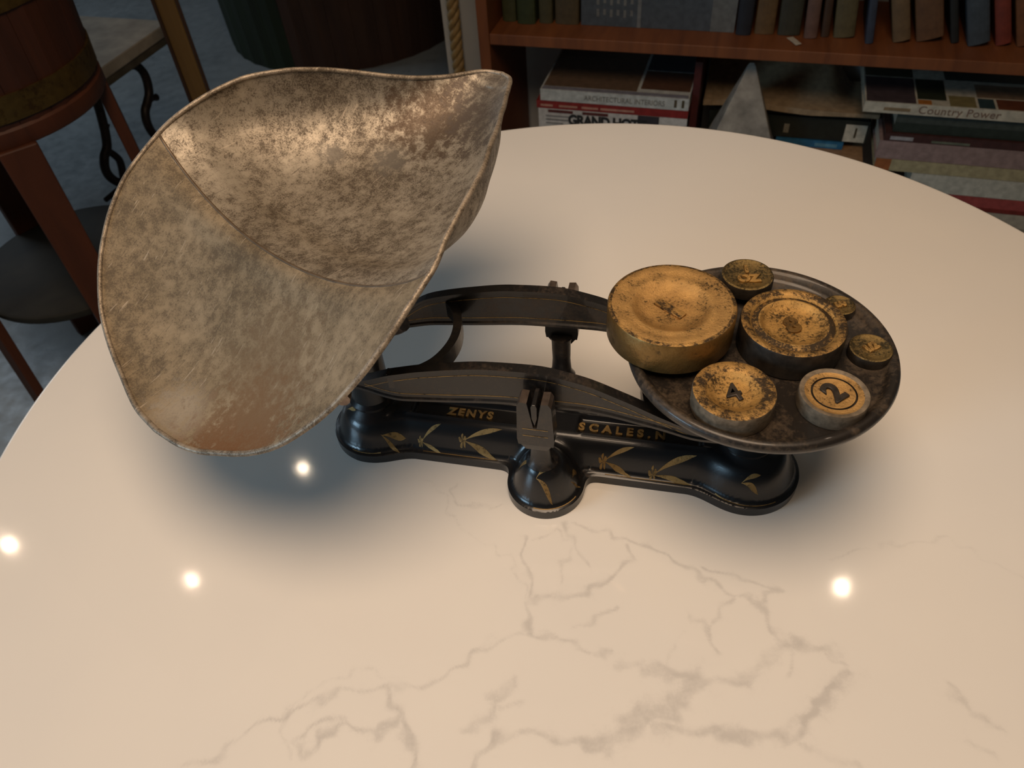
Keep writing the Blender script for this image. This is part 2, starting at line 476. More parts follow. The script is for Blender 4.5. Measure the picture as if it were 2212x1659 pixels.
# ------------------------------------------------------------------ the room
def slab(name, x0, x1, y0, y1, z0, z1, mat):
    return struct(MB().box(x0, x1, y0, y1, z0, z1).build(name, mat))
slab('floor', -3.3, 2.9, -2.6, 5.4, -0.1, 0.0, M['floor'])
slab('ceiling', -3.3, 2.9, -2.6, 5.4, 2.6, 2.7, M['ceiling'])
slab('wall_back', -3.3, 2.9, 5.4, 5.5, 0, 2.6, M['wall'])
slab('wall_front', -3.3, 2.9, -2.7, -2.6, 0, 2.6, M['wall'])
slab('wall_right', 2.9, 3.0, -2.6, 5.4, 0, 2.6, M['wall'])
mb = MB()
mb.box(-3.4, -3.3, -2.6, -1.5, 0, 2.6); mb.box(-3.4, -3.3, -0.1, 2.3, 0, 2.6); mb.box(-3.4, -3.3, -1.5, -0.1, 0, 1.1); mb.box(-3.4, -3.3, -1.5, -0.1, 2.2, 2.6); mb.box(-3.4, -3.3, 3.9, 5.4, 0, 2.6)
mb.box(-3.4, -3.3, 2.3, 3.9, 0, 1.1); mb.box(-3.4, -3.3, 2.3, 3.9, 2.3, 2.6)
struct(mb.build('wall_left', M['wall']))
mb = MB()
mb.box(-3.38, -3.32, 2.3, 2.36, 1.1, 2.3); mb.box(-3.38, -3.32, 3.84, 3.9, 1.1, 2.3)
mb.box(-3.38, -3.32, 2.36, 3.84, 1.1, 1.16); mb.box(-3.38, -3.32, 2.36, 3.84, 2.24, 2.3)
mb.box(-3.37, -3.33, 3.08, 3.12, 1.16, 2.24)
struct(mb.build('window_1', M['white_metal']))
mb = MB()
mb.box(-3.38, -3.32, -1.5, -1.44, 1.1, 2.2); mb.box(-3.38, -3.32, -0.16, -0.1, 1.1, 2.2)
mb.box(-3.38, -3.32, -1.44, -0.16, 1.1, 1.16); mb.box(-3.38, -3.32, -1.44, -0.16, 2.14, 2.2)
mb.box(-3.37, -3.33, -0.82, -0.78, 1.16, 2.14)
struct(mb.build('added_window', M['white_metal']))  # unseen second window, added to go with the cool fill lamp
YB = R(-19.705)
CB = Vector((-0.008, 1.783, 0))
def case_pt(s, d, z): return CB + Vector((math.cos(YB) * s - math.sin(YB) * d, math.sin(YB) * s + math.cos(YB) * d, z))
o = struct(MB().box(-0.213, 2.55, 0.32, 0.44, 0, 2.6).build('wall_middle', M['wall']))
o.location = CB; o.rotation_euler = (0, 0, YB)

# ------------------------------------------------------------------ round table
TC = (0.0683, 0.4336); TR = 0.5208
tbl = thing('round_table', 'large round white marble-patterned table top holding the old balance scale', 'table', (TC[0], TC[1], 0))
nr, ns = 300, 1200
rr_ = np.concatenate([np.linspace(0.003, TR - 0.003, nr), [TR - 0.0012, TR]])
zz_ = np.concatenate([np.zeros(nr), [-0.0006, -0.0030]])
aa = np.linspace(0, 2 * PI, ns, endpoint=False)
vx = (rr_[:, None] * np.cos(aa)); vy = (rr_[:, None] * np.sin(aa)); vz = np.repeat(zz_[:, None], ns, 1)
verts = np.stack([vx, vy, vz], 2).reshape(-1, 3)
nr2 = len(rr_)
i, k = np.meshgrid(np.arange(nr2 - 1), np.arange(ns), indexing='ij')
k2 = (k + 1) % ns
faces = np.stack([i * ns + k, (i + 1) * ns + k, (i + 1) * ns + k2, i * ns + k2], 2).reshape(-1, 4).tolist()
faces.append(tuple(range(ns)))
nv = len(verts)
# edge and underside
extra = []
for (r, z) in ((TR, -0.021), (TR - 0.003, -0.024), (0.04, -0.024)):
    extra.append(np.stack([r * np.cos(aa), r * np.sin(aa), np.full(ns, z)], 1))
verts = np.concatenate([verts] + extra)
base_i = (nr2 - 1) * ns
for q in range(3):
    b0 = base_i if q == 0 else nv + (q - 1) * ns
    b1 = nv + q * ns
    faces += [(b0 + kk, b1 + kk, b1 + (kk + 1) % ns, b0 + (kk + 1) % ns) for kk in range(ns)]
top = mesh('tabletop', verts, faces, M['table'], tbl, True, loc=(0, 0, T))
wx = verts[:, 0] + TC[0]; wy = verts[:, 1] + TC[1]
P2 = np.stack([wx, wy], 1)
wob = 0.0022 * np.stack([np.sin(wx * 310 + 2 * np.sin(wy * 170)), np.sin(wy * 290 + 2 * np.sin(wx * 150))], 1)
Pq = P2 + wob
vein = np.zeros(len(verts))
for (wd, st, pl) in VEINS:
    pl = np.array(pl)
    bx = (Pq[:, 0] > pl[:, 0].min() - 0.05) & (Pq[:, 0] < pl[:, 0].max() + 0.05) & (Pq[:, 1] > pl[:, 1].min() - 0.05) & (Pq[:, 1] < pl[:, 1].max() + 0.05)
    idx = np.nonzero(bx)[0]
    q = Pq[idx]; best = np.full(len(idx), 9.0)
    for a, b in zip(pl[:-1], pl[1:]):
        ab = b - a
        t = np.clip(((q - a) @ ab) / max(1e-9, ab @ ab), 0, 1)
        best = np.minimum(best, np.linalg.norm(q - a - t[:, None] * ab, axis=1))
    vein[idx] = np.maximum(vein[idx], st * np.exp(-(best / wd) ** 2) + 0.36 * st * np.exp(-(best / (wd * 3.4)) ** 2))
att = top.data.attributes.new('vein', 'FLOAT', 'POINT')
att.data.foreach_set('value', vein.astype(np.float32))
mb = MB().lathe([(0.26, 0), (0.262, 0.008), (0.24, 0.018), (0.12, 0.035), (0.06, 0.07), (0.042, 0.14), (0.036, 0.3), (0.04, 0.5), (0.06, 0.62), (0.12, 0.695), (0.18, T - 0.024)], 64)
mb.build('pedestal', M['white_metal'], tbl, True)

# ------------------------------------------------------------------ balance scale (local axes: x along the beam, y away from the viewer)
SO = Vector((0.0305, 0.4035, T)); SY = math.atan2(-0.2665, 0.9638)
scale_obj = thing('balance_scale', 'antique black cast-iron balance scale with gold sprigs and raised gold lettering', 'scale', SO, SY)
def s2w(u, v, z):
    c, s = math.cos(SY), math.sin(SY)
    return Vector((SO.x + c * u - s * v, SO.y + s * u + c * v, T + z))

LOBES = [(-0.152, 0, 0.0385), (0.152, 0, 0.041), (0.0, -0.039, 0.0305), (0.0, 0.039, 0.0305)]
def sdf(u, v):
    d = np.maximum(np.abs(v) - 0.0285, np.abs(u) - 0.152)
    k = 0.012
    for (cu, cv, r) in LOBES:
        e = np.sqrt((u - cu) ** 2 + (v - cv) ** 2) - r
        h = np.clip(0.5 + 0.5 * (d - e) / k, 0, 1)
        d = d * (1 - h) + e * h - k * h * (1 - h)
    return d
def sst(x, a, b):
    t = np.clip((x - a) / (b - a), 0, 1); return t * t * (3 - 2 * t)
def base_h(u, v):
    d = -sdf(u, v)
    z = 0.0085 + 0.0008 * sst(d, 0, 0.0012)
    z = z + 0.0018 * sst(d, 0.0022, 0.0042)
    x = np.clip((d - 0.0046) / 0.0165, 0, 1)
    z = z + 0.0240 * (1 - (1 - x) ** 2.6)
    # domes of the lobes
    for (cu, cv, r) in LOBES:
        q = np.sqrt((u - cu) ** 2 + (v - cv * 1.12) ** 2)
        z = z + (0.009 if cv == 0 else 0.006) * sst(0.024 - q, 0, 0.014)
    # sunk panel for the lettering
    pan = sst(0.0095 - np.abs(v - 0.0015), 0, 0.0015) * sst(0.118 - np.abs(u), 0, 0.004) * sst(np.abs(u), 0.018, 0.022)
    z = z - 0.0045 * pan
    # small ridge on both sides of the panel
    rid = sst(0.0016 - np.abs(np.abs(v - 0.0015) - 0.0105), 0, 0.0012) * sst(0.125 - np.abs(u), 0, 0.006) * sst(np.abs(u), 0.02, 0.026)
    z = z + 0.0012 * rid
    return z

st = 0.001
us = np.arange(-0.2, 0.2 + st, st); vs = np.arange(-0.08, 0.08 + st, st)
UU, VV = np.meshgrid(us, vs, indexing='ij')
D = sdf(UU, VV)
inside = D < 0
cell = inside[:-1, :-1] | inside[1:, :-1] | inside[:-1, 1:] | inside[1:, 1:]
used = np.zeros_like(inside)
for a in (0, 1):
    for b in (0, 1): used[a:used.shape[0] - 1 + a, b:used.shape[1] - 1 + b] |= cell
# vertices outside the outline are pulled onto it
U2, V2 = UU.copy(), VV.copy()
out = used & (D >= 0)
for _ in range(4):
    e = 1e-5
    d0 = sdf(U2[out], V2[out])
    gx = (sdf(U2[out] + e, V2[out]) - d0) / e; gy = (sdf(U2[out], V2[out] + e) - d0) / e
    g2 = np.maximum(gx * gx + gy * gy, 1e-6)
    U2[out] -= d0 * gx / g2; V2[out] -= d0 * gy / g2
ids = -np.ones_like(UU, dtype=int)
ids[used] = np.arange(used.sum())
bu, bv = U2[used], V2[used]
bz = base_h(bu, bv)
bverts = np.stack([bu, bv, bz], 1).tolist()
bfaces = []
ci, ck = np.nonzero(cell)
edgecount = {}
for a, b in zip(ci, ck):
    q = (ids[a, b], ids[a + 1, b], ids[a + 1, b + 1], ids[a, b + 1])
    bfaces.append(q)
    for e in ((q[0], q[1]), (q[1], q[2]), (q[2], q[3]), (q[3], q[0])):
        if (e[1], e[0]) in edgecount: del edgecount[(e[1], e[0])]
        else: edgecount[e] = 1
low = {}
def lowv(i):
    if i not in low:
        low[i] = len(bverts); bverts.append([bverts[i][0], bverts[i][1], 0.0])
    return low[i]
for (a, b) in edgecount:
    bfaces.append((b, a, lowv(a), lowv(b)))
nbase = len(bfaces)
def on_base(u, v, lift=0.0004):
    return (u, v, float(base_h(np.array([u]), np.array([v]))[0]) + lift)
gold_v, gold_f = [], []
def leaf(p, q, wd, n=9):
    p = np.array(p); q = np.array(q); d = q - p; nn = np.array([-d[1], d[0]]) / np.linalg.norm(d)
    o = len(gold_v)
    for i in range(n + 1):
        t = i / n
        hw = wd * (math.sin(PI * t ** 1.5) * 0.95 + 0.05)
        c = p + d * t + nn * wd * 0.5 * math.sin(PI * t)
        for s in (-1, -0.33, 0.33, 1): gold_v.append(on_base(*(c + nn * hw * s)))
    for i in range(n):
        for j in range(3):
            a = o + i * 4 + j
            gold_f.append((a, a + 1, a + 5, a + 4))
def flower(c, r, k=5, rot=0.3):
    for i in range(k):
        a = rot + 2 * PI * i / k
        leaf(c, (c[0] + r * math.cos(a), c[1] + r * math.sin(a) * 0.75), r * 0.25, 5)
def sprig(c, a, b, wd=0.0014, fr=0.0036):
    flower((c[0] - 0.001, c[1]), fr)
    leaf(c, a, wd); leaf(c, b, wd)
sprig((-0.0705, -0.0205), (-0.0395, -0.0135), (-0.0425, -0.0265))
sprig((-0.1065, -0.0225), (-0.0900, -0.0145), (-0.0895, -0.0268), 0.0010, 0.0025)
sprig((0.0826, -0.0235), (0.1130, -0.0150), (0.1124, -0.0268))
sprig((0.0434, -0.0215), (0.0657, -0.0145), (0.0655, -0.0262), 0.0011)
leaf((-0.0035, -0.0575), (0.0095, -0.0495), 0.0017); leaf((-0.0035, -0.0575), (0.0095, -0.0635), 0.0014)
leaf((-0.020, -0.046), (-0.011, -0.0475), 0.0014); leaf((0.022, -0.044), (0.0235, -0.034), 0.0011); leaf((0.021, -0.0475), (0.028, -0.042), 0.0008)
leaf((-0.138, -0.027), (-0.120, -0.0225), 0.0014); leaf((-0.139, -0.027), (-0.124, -0.031), 0.0013); leaf((-0.172, -0.012), (-0.162, -0.016), 0.0013)
leaf((0.147, -0.031), (0.160, -0.0262), 0.0012); leaf((0.147, -0.031), (0.160, -0.0335), 0.0012)
# pinstripe round the foot
def offset_line(pts, wd=0.0007):
    o = len(gold_v)
    for i, p in enumerate(pts):
        a = np.array(pts[max(i - 1, 0)]); b = np.array(pts[min(i + 1, len(pts) - 1)])
        d = (b - a) / max(1e-9, np.linalg.norm(b - a)); nn = np.array([-d[1], d[0]])
        for s in (-0.5, 0.5):
            gold_v.append(on_base(*(np.array(p) + nn * wd * s), 0.00025))
    for i in range(len(pts) - 1): gold_f.append((o + 2 * i, o + 2 * i + 1, o + 2 * i + 3, o + 2 * i + 2))
def arc(c, r, a0, a1, n=24): return [(c[0] + r * math.cos(R(a0 + (a1 - a0) * i / n)), c[1] + r * math.sin(R(a0 + (a1 - a0) * i / n))) for i in range(n + 1)]
offset_line(arc((0.152, 0), 0.0388, -125, -55))
offset_line(arc((-0.152, 0), 0.0363, -110, -70))
offset_line(arc((0, -0.039), 0.0283, -100, -25))
offset_line([(0.045 + i * 0.003, -0.0264) for i in range(22)])
offset_line([(-0.105 + i * 0.003, -0.0264) for i in range(22)])
n0 = len(bverts)
allv = bverts + [list(p) for p in gold_v]
allf = bfaces + [tuple(i + n0 for i in q) for q in gold_f]
base = mesh('base', allv, allf, M['iron'], scale_obj, True, [M['iron'], M['gold_paint']], [0] * nbase + [1] * len(gold_f))
sharp(base, 50)
# raised letters on the sunk panel
zp = float(base_h(np.array([0.06]), np.array([0.0]))[0])
for body, u, sp in (('ZENYS', -0.0690, 1.28), ('SCALES.N', 0.0545, 1.62)):
    text('lettering', body, 0.0106, 0.0009, M['gold_paint'], base, (u, 0.0005, zp + 0.0007), (0, 0, 0), 0.0002, 1.0, sp, 0.0003)

# beam: two arched side rails, curved cross braces and end bars
ztop = pchip([-0.152, -0.139, -0.106, -0.0705, -0.037, -0.005, 0.026, 0.0576, 0.0864, 0.12, 0.146], [0.0945, 0.0985, 0.118, 0.128, 0.1338, 0.1352, 0.1300, 0.1175, 0.1035, 0.090, 0.084])
zbot = pchip([-0.152, -0.122, -0.075, -0.023, 0.026, 0.0746, 0.1068, 0.146], [0.088, 0.0895, 0.0945, 0.1005, 0.1018, 0.0937, 0.0848, 0.074])
beam = MB()
uu = np.linspace(-0.152, 0.146, 80)
for sg in (-1, 1):
    prof = [(-0.0040, 1, 0), (0.0040, 1, 0), (0.0040, 1, -0.0026), (0.0022, 1, -0.0040), (0.0022, 0, 0.0034), (0.0034, 0, 0.0022), (0.0034, 0, 0), (-0.0034, 0, 0), (-0.0034, 0, 0.0022), (-0.0022, 0, 0.0034), (-0.0022, 1, -0.0040), (-0.0040, 1, -0.0026)]
    v = []; f = []
    for u in uu:
        zt, zb = float(ztop(u)[0]), float(zbot(u)[0])
        vv = sg * (0.042 - 0.010 * float(sst(np.array(abs(u)), 0.10, 0.152)) * (1 if u < 0 else 1))
        for (dv, tp, dz) in prof: v.append((u, vv + dv, (zt if tp else zb) + dz))
    n = len(prof)
    for i in range(len(uu) - 1):
        for j in range(n):
            j2 = (j + 1) % n
            f.append((i * n + j, i * n + j2, (i + 1) * n + j2, (i + 1) * n + j))
    f.append(tuple(range(n))); f.append(tuple((len(uu) - 1) * n + j for j in reversed(range(n))))
    beam.add(v, f)
    # pinstripes on the outer and inner face
    for side in (-1, 1):
        for which in (0, 1):
            v = []; f = []
            us2 = np.linspace(-0.135, 0.125, 70)
            for u in us2:
                zt, zb = float(ztop(u)[0]), float(zbot(u)[0])
                vv = sg * (0.042 - 0.010 * float(sst(np.array(abs(u)), 0.10, 0.152))) + side * 0.00235
                z = zt - 0.0075 if which == 0 else zb + 0.0068
                v += [(u, vv, z - 0.0003), (u, vv, z + 0.0003)]
            for i in range(len(us2) - 1): f.append((2 * i, 2 * i + 1, 2 * i + 3, 2 * i + 2))
            beam.add(v, f, 1)
def brace(pts, w_, h_, zf):
    P = smooth_path([(p[0], p[1], 0) for p in pts], 8)
    v = []; f = []
    for i, p in enumerate(P):
        t = (P[min(i + 1, len(P) - 1)] - P[max(i - 1, 0)]).normalized()
        nn = Vector((-t.y, t.x, 0))
        z = zf(i / (len(P) - 1))
        for (a, b) in ((-1, 0), (1, 0), (1, -1), (-1, -1)):
            q = p + nn * w_ * a
            v.append((q.x, q.y, z + h_ * b))
    for i in range(len(P) - 1):
        for j in range(4):
            j2 = (j + 1) % 4
            f.append((i * 4 + j, i * 4 + j2, i * 4 + 4 + j2, i * 4 + 4 + j))
    f.append((0, 1, 2, 3)); k = (len(P) - 1) * 4; f.append((k, k + 1, k + 2, k + 3))
    beam.add(v, f)
brace([(-0.088, 0.041), (-0.079, 0.030), (-0.0735, 0.010), (-0.0745, -0.008), (-0.082, -0.026), (-0.096, -0.038), (-0.112, -0.041)], 0.0032, 0.014, lambda t: 0.1165)
brace([(0.082, 0.041), (0.073, 0.028), (0.069, 0.0), (0.073, -0.028), (0.082, -0.041)], 0.0032, 0.012, lambda t: 0.103)
for u0 in (-0.150, 0.144):
    z1 = float(ztop(u0)[0])
    beam.box(u0 - 0.004, u0 + 0.004, -0.032, 0.032, z1 - 0.012, z1 - 0.001)
o = beam.build('beam', [M['iron_worn'], M['gold_line']], scale_obj, False)
# bolt heads and knife-edge pivots of the beam
for sg in (-1, 1):
    kb = MB()
    c = (-0.001, sg * 0.055, 0.1075)
    ys = [0.046, 0.0628]
    v = []
    for yy in ys:
        for (a, b) in ((0, -0.0065), (0.0019, 0.001), (0.0022, 0.012), (0.0014, 0.0145), (-0.0014, 0.0145), (-0.0022, 0.012), (-0.0019, 0.001)):
            v.append((c[0] + a, sg * yy, c[2] + b))
    f = [tuple(range(7)), tuple(reversed(range(7, 14)))] + [(j, (j + 1) % 7, 7 + (j + 1) % 7, 7 + j) for j in range(7)]
    kb.add(v, f)
    bevel(kb.build('knife_edge', M['iron_worn'], scale_obj), 0.0005)

def post(sg):
    p = MB()
    # column rising from the lobe, oval section
    prof = [(0.0105, 0.0405), (0.0115, 0.0425), (0.0098, 0.045), (0.0082, 0.048), (0.0074, 0.06), (0.0078, 0.079), (0.0086, 0.083)]
    p.lathe(prof, 28, (-0.001, sg * 0.0475, 0), 0, 1.0, 0.75)
    cz = 0.0795; cy = sg * 0.0560
    poly = [(-0.0125, 0.0), (0.0125, 0.0), (0.0133, 0.006), (0.0118, 0.040), (0.0098, 0.0437), (0.0048, 0.0432), (0.0012, 0.0185), (-0.0012, 0.0185), (-0.0048, 0.0432), (-0.0098, 0.0437), (-0.0118, 0.040), (-0.0133, 0.006)]
    if sg > 0: poly = [(x, z + (0.0045 if z > 0.03 else 0)) for x, z in poly]
    v = [(-0.001 + x, cy - 0.0062, cz + z) for x, z in poly] + [(-0.001 + x, cy + 0.0062, cz + z) for x, z in poly]
    n = len(poly)
    f = []
    # the notch makes the outline concave: split in two halves and a foot
    L = [0, 11, 10, 9, 8, 7]; Rr = [1, 2, 3, 4, 5, 6]; mid_ = [0, 7, 6, 1]
    for g in (L, Rr, mid_):
        f.append(tuple(g)); f.append(tuple(reversed([i + n for i in g])))
    for j in range(n): f.append((j, (j + 1) % n, n + (j + 1) % n, n + j))
    p.add(v, f)
    for j in (3, 4, 8, 9): p.mi[len(p.mi) - n + j] = 2
    # neck under the head, wider where it meets the block
    p.hexa([(-0.0085, cy - 0.005, cz - 0.006), (0.0065, cy - 0.005, cz - 0.006), (0.0065, cy + 0.006, cz - 0.006), (-0.0085, cy + 0.006, cz - 0.006)],
           [(-0.0130, cy - 0.0058, cz + 0.001), (0.0110, cy - 0.0058, cz + 0.001), (0.0110, cy + 0.006, cz + 0.001), (-0.0130, cy + 0.006, cz + 0.001)])
    # two thin gold lines across the block
    yy = cy + sg * 0.0064
    for z in (0.010, 0.017):
        p.add([(-0.010, yy, cz + z), (0.008, yy, cz + z), (0.008, yy, cz + z + 0.0006), (-0.010, yy, cz + z + 0.0006)], [(0, 1, 2, 3)], 1)
    o = p.build('pivot_post', [M['iron_worn'], M['gold_line'], M['steel']], scale_obj, True, sh=30)
    o.data.update()
    return o
post(-1); post(1)
# legs under the two pans
for u0, ztp in ((-0.152, 0.136), (0.149, 0.119)):
    MB().lathe([(0.019, 0.040), (0.0195, 0.043), (0.0165, 0.046), (0.0158, 0.06), (0.0158, ztp - 0.02), (0.013, ztp - 0.012), (0.013, ztp)], 36, (u0, 0, 0)).build('pan_stem', M['iron'], scale_obj, True, sh=40)
# four-armed support that carries the scoop
sp = MB()
sp.lathe([(0.013, 0.132), (0.015, 0.134), (0.015, 0.140), (0.010, 0.144), (0.009, 0.156), (0.013, 0.160), (0.013, 0.1630), (0.009, 0.1645)], 24, (-0.152, 0, 0))
ARMS = [((-0.152, 0, 0.138), (-0.135, -0.004, 0.131), (-0.118, -0.009, 0.129), (-0.105, -0.012, 0.1375)),
        ((-0.152, 0, 0.138), (-0.149, -0.028, 0.130), (-0.143, -0.053, 0.106), (-0.141, -0.062, 0.104)),
        ((-0.152, 0, 0.138), (-0.160, 0.03, 0.139), (-0.164, 0.050, 0.141), (-0.165, 0.054, 0.150)),
        ((-0.152, 0, 0.138), (-0.172, 0.004, 0.137), (-0.186, 0.007, 0.135), (-0.189, 0.008, 0.140))]
for A in ARMS:
    P = smooth_path(A, 6)
    sp.tube(P, [0.0068 - 0.0010 * i / len(P) for i in range(len(P))], 10)
sp.build('pan_support', M['steel'], scale_obj, True, sh=50)
# round weighing plate
pc = (0.1427, 0.0027, 0.0)
pl = MB().lathe([(0.0, 0.1200), (0.030, 0.1200), (0.072, 0.1225), (0.083, 0.1250), (0.0882, 0.1285), (0.0890, 0.1315), (0.0880, 0.1345), (0.0852, 0.1358), (0.0825, 0.1345), (0.0805, 0.1312), (0.0780, 0.1290), (0.0, 0.1285)], 128, pc)
pl.build('weighing_plate', mat_iron('worn_black_plate', 0.34, (0.020, 0.016, 0.013), 0.42, (0.085, 0.06, 0.038)), scale_obj, True)
PZ = 0.1292

# ------------------------------------------------------------------ tin scoop
SC = 1.10
CL = np.array([0.0781, -0.397, 0.5])
M0 = np.array([-0.15, 0.0])
MS = CL[:2] + SC * (M0 - CL[:2])
zs = lambda z: 0.5 - (0.5 - np.asarray(z)) * SC
wt = [(-0.160, 0.0), (-0.1585, 0.020), (-0.155, 0.036), (-0.15, 0.051), (-0.14, 0.078), (-0.13, 0.0965), (-0.12, 0.108), (-0.11, 0.117), (-0.10, 0.1235), (-0.08, 0.1315), (-0.06, 0.1345), (-0.03, 0.1335), (-0.01, 0.128), (0.02, 0.119), (0.04, 0.111), (0.06, 0.0985), (0.08, 0.0855), (0.10, 0.071), (0.12, 0.055), (0.14, 0.0405), (0.155, 0.0295), (0.168, 0.021), (0.176, 0.0155), (0.182, 0.009), (0.185, 0.0)]
zr = [(-0.160, 0.148), (-0.155, 0.1495), (-0.15, 0.1535), (-0.14, 0.1635), (-0.13, 0.1745), (-0.12, 0.1845), (-0.11, 0.194), (-0.10, 0.203), (-0.08, 0.2195), (-0.06, 0.2335), (-0.03, 0.249), (-0.01, 0.2585), (0.02, 0.2665), (0.04, 0.269), (0.06, 0.2685), (0.08, 0.265), (0.10, 0.259), (0.12, 0.252), (0.14, 0.2465), (0.16, 0.2440), (0.175, 0.2435), (0.185, 0.2420)]
zk = [(-0.160, 0.148), (-0.15, 0.1475), (-0.14, 0.1485), (-0.12, 0.1545), (-0.10, 0.164), (-0.08, 0.177), (-0.06, 0.192), (-0.041, 0.2060), (-0.02, 0.2035), (0.0, 0.1985), (0.05, 0.1985), (0.10, 0.2075), (0.14, 0.2220), (0.17, 0.2375), (0.185, 0.2420)]
fw_, fr_, fk_ = (pchip([a for a, b in q], [b for a, b in q]) for q in (wt, zr, zk))
ts = np.unique(np.concatenate([-0.160 + 0.012 * np.linspace(0, 1, 14) ** 2, np.linspace(-0.148, 0.170, 90), 0.185 - 0.015 * np.linspace(1, 0, 14) ** 2]))
nx = 61
z00 = float(zs(0.148)) - 0.001
def loc_at(t, x):
    # rounded section between keel and rim, with a full belly towards the spout
    W_, ZR, ZK = float(fw_(t)[0]), float(fr_(t)[0]), float(fk_(t)[0])
    fz = abs(x) ** 2.2
    k = float(sst(np.array(t), -0.045, 0.03) * (1 - sst(np.array(t), 0.10, 0.165)))
    bel = 1 + 0.10 * k * math.sin(PI * min(1.0, abs(x) ** 3.5))
    zz = ZK + (ZR - ZK) * (fz * (1 - 0.55 * k) + 0.55 * k * abs(x) ** 5)
    return (t * SC, -W_ * x * bel * SC, float(zs(zz)) - z00)
sv, sf = [], []
lx = np.sin(np.linspace(-PI / 2, PI / 2, nx))
for t in ts:
    W_, ZR, ZK = float(fw_(t)[0]), float(fr_(t)[0]), float(fk_(t)[0])
    for x in lx:
        sv.append(loc_at(t, x))
for i in range(len(ts) - 1):
    for j in range(nx - 1):
        sf.append((i * nx + j, i * nx + j + 1, (i + 1) * nx + j + 1, (i + 1) * nx + j))
wm = s2w(MS[0], MS[1], z00)
scoop = thing('tin_scoop', 'large tarnished tin scoop with pointed spout and rust on its near lip', 'scoop', wm, SY + R(62))
RUST = (0.17, 0.075, 0.024); BRN = (0.10, 0.068, 0.04); GRY = (0.15, 0.13, 0.105)
SPOTS = [(loc_at(-0.142, 0.80), 0.055, RUST, 0.85), (loc_at(-0.125, 0.55), 0.05, RUST, 0.45), (loc_at(-0.145, 0.0), 0.03, (0.42, 0.37, 0.30), 0.45),
         (loc_at(0.13, -0.45), 0.05, (0.085, 0.052, 0.03), 0.85), (loc_at(0.155, 0.5), 0.05, (0.12, 0.10, 0.085), 0.6),
         (loc_at(0.085, -0.35), 0.017, GRY, 0.9), (loc_at(0.06, -0.62), 0.012, GRY, 0.9), (loc_at(-0.10, 0.35), 0.06, (0.20, 0.14, 0.08), 0.6)]
smi = []
for i in range(len(ts) - 1):
    for j in range(nx - 1):
        xm = 0.5 * (lx[j] + lx[j + 1]); tm = 0.5 * (ts[i] + ts[i + 1])
        smi.append(0 if tm > -0.041 + 0.012 * xm * xm else 1)
TIN_A = mat_tin('tin_spout_sheet', SPOTS, (0.25, 0.208, 0.152), (0.44, 0.385, 0.305), 0.85, (0.62, 0.40), 0.5)
TIN_B = mat_tin('tin_body_sheet', SPOTS, (0.19, 0.145, 0.085), (0.33, 0.26, 0.17), 0.6, (0.75, 0.60), 0.35)
sheet = mesh('sheet', sv, sf, TIN_A, scoop, True, [TIN_A, TIN_B], smi)
md = sheet.modifiers.new('thickness', 'SOLIDIFY'); md.thickness = 0.0012; md.offset = 0.0
# rolled wire rim
rim = [(t * SC, -float(fw_(t)[0]) * SC, float(zs(fr_(t)[0])) - z00) for t in ts] + [(t * SC, float(fw_(t)[0]) * SC, float(zs(fr_(t)[0])) - z00) for t in ts[::-1][1:-1]]
MB().tube(rim, 0.0020, 12, closed=True).build('rolled_rim', mat_tin('rim_tin'), scoop, True)
# lapped seam across the bowl
sm = []
for x in np.linspace(-0.99, 0.99, 60):
    a = loc_at(-0.041 + 0.012 * abs(x) ** 2, x)
    sm.append((a[0], a[1], a[2] + 0.0004))
MB().tube(sm, 0.0012, 8, flat=0.8).build('seam', plain('seam_solder', (0.14, 0.10, 0.065), 0.5, 0.5, 0.3, 90), scoop, True)

# ------------------------------------------------------------------ weights
def weight(name, label, u, v, z0, Rr, h, prof, mats, numeral, rot, size, nm=None, squash=1.0, nof=0.0004, bands=()):
    wth = thing(name, label, 'weight', s2w(u, v, z0), SY, 'iron weights on the plate')
    side = [(Rr * 0.985, 0), (Rr, 0.0012), (Rr, h - 0.0012)]
    n_side = len(side)
    topp = [(Rr * a, h + 1.5 * b) for a, b in prof]
    mb_ = MB()
    mb_.lathe(side + [topp[0]], 96, (0, 0, 0), 1)
    # top surface of its own faces
    n = 96
    v_ = []; f_ = []; m_ = []
    for (r, z) in topp:
        for k in range(n):
            a = 2 * PI * k / n; v_.append((r * math.cos(a), r * math.sin(a), z))
    for i in range(len(topp) - 1):
        am = 0.5 * (prof[i][0] + prof[i + 1][0])
        mi_ = 0
        for (a0_, a1_, q_) in bands:
            if a0_ < am < a1_: mi_ = q_
        for k in range(n):
            f_.append((i * n + k, i * n + (k + 1) % n, (i + 1) * n + (k + 1) % n, (i + 1) * n + k)); m_.append(mi_)
    f_.append(tuple((len(topp) - 1) * n + k for k in range(n)))
    # drop lathe's cap so the top is not doubled
    mb_.f.pop(); mb_.mi.pop()
    mb_.add(v_, f_, 0)
    for q_, mi_ in enumerate(m_): mb_.mi[len(mb_.mi) - len(f_) + q_] = mi_
    o = mb_.build('body', mats, wth, True)
    sharp(o, 55)
    if numeral:
        text('numeral', numeral, size, 0.0008, nm or mats[0], o, (0, 0, h + 1.5 * prof[-1][1] + 0.0005), (0, 0, rot), 0.0004, squash, 1.0, nof)
    return wth
dish = [(0.985, 0.0), (0.93, 0.0004), (0.80, 0.0), (0.72, -0.0006), (0.66, -0.0002), (0.60, -0.0008), (0.55, -0.0020), (0.46, -0.0034), (0.36, -0.0040), (0.2, -0.0042), (0.02, -0.0042)]
dish8 = [(0.985, 0.0), (0.92, 0.0003), (0.82, -0.0004), (0.78, -0.0014), (0.75, -0.0012), (0.66, -0.0002), (0.62, -0.0004), (0.57, -0.0020), (0.50, -0.0028), (0.40, -0.0031), (0.02, -0.0031)]
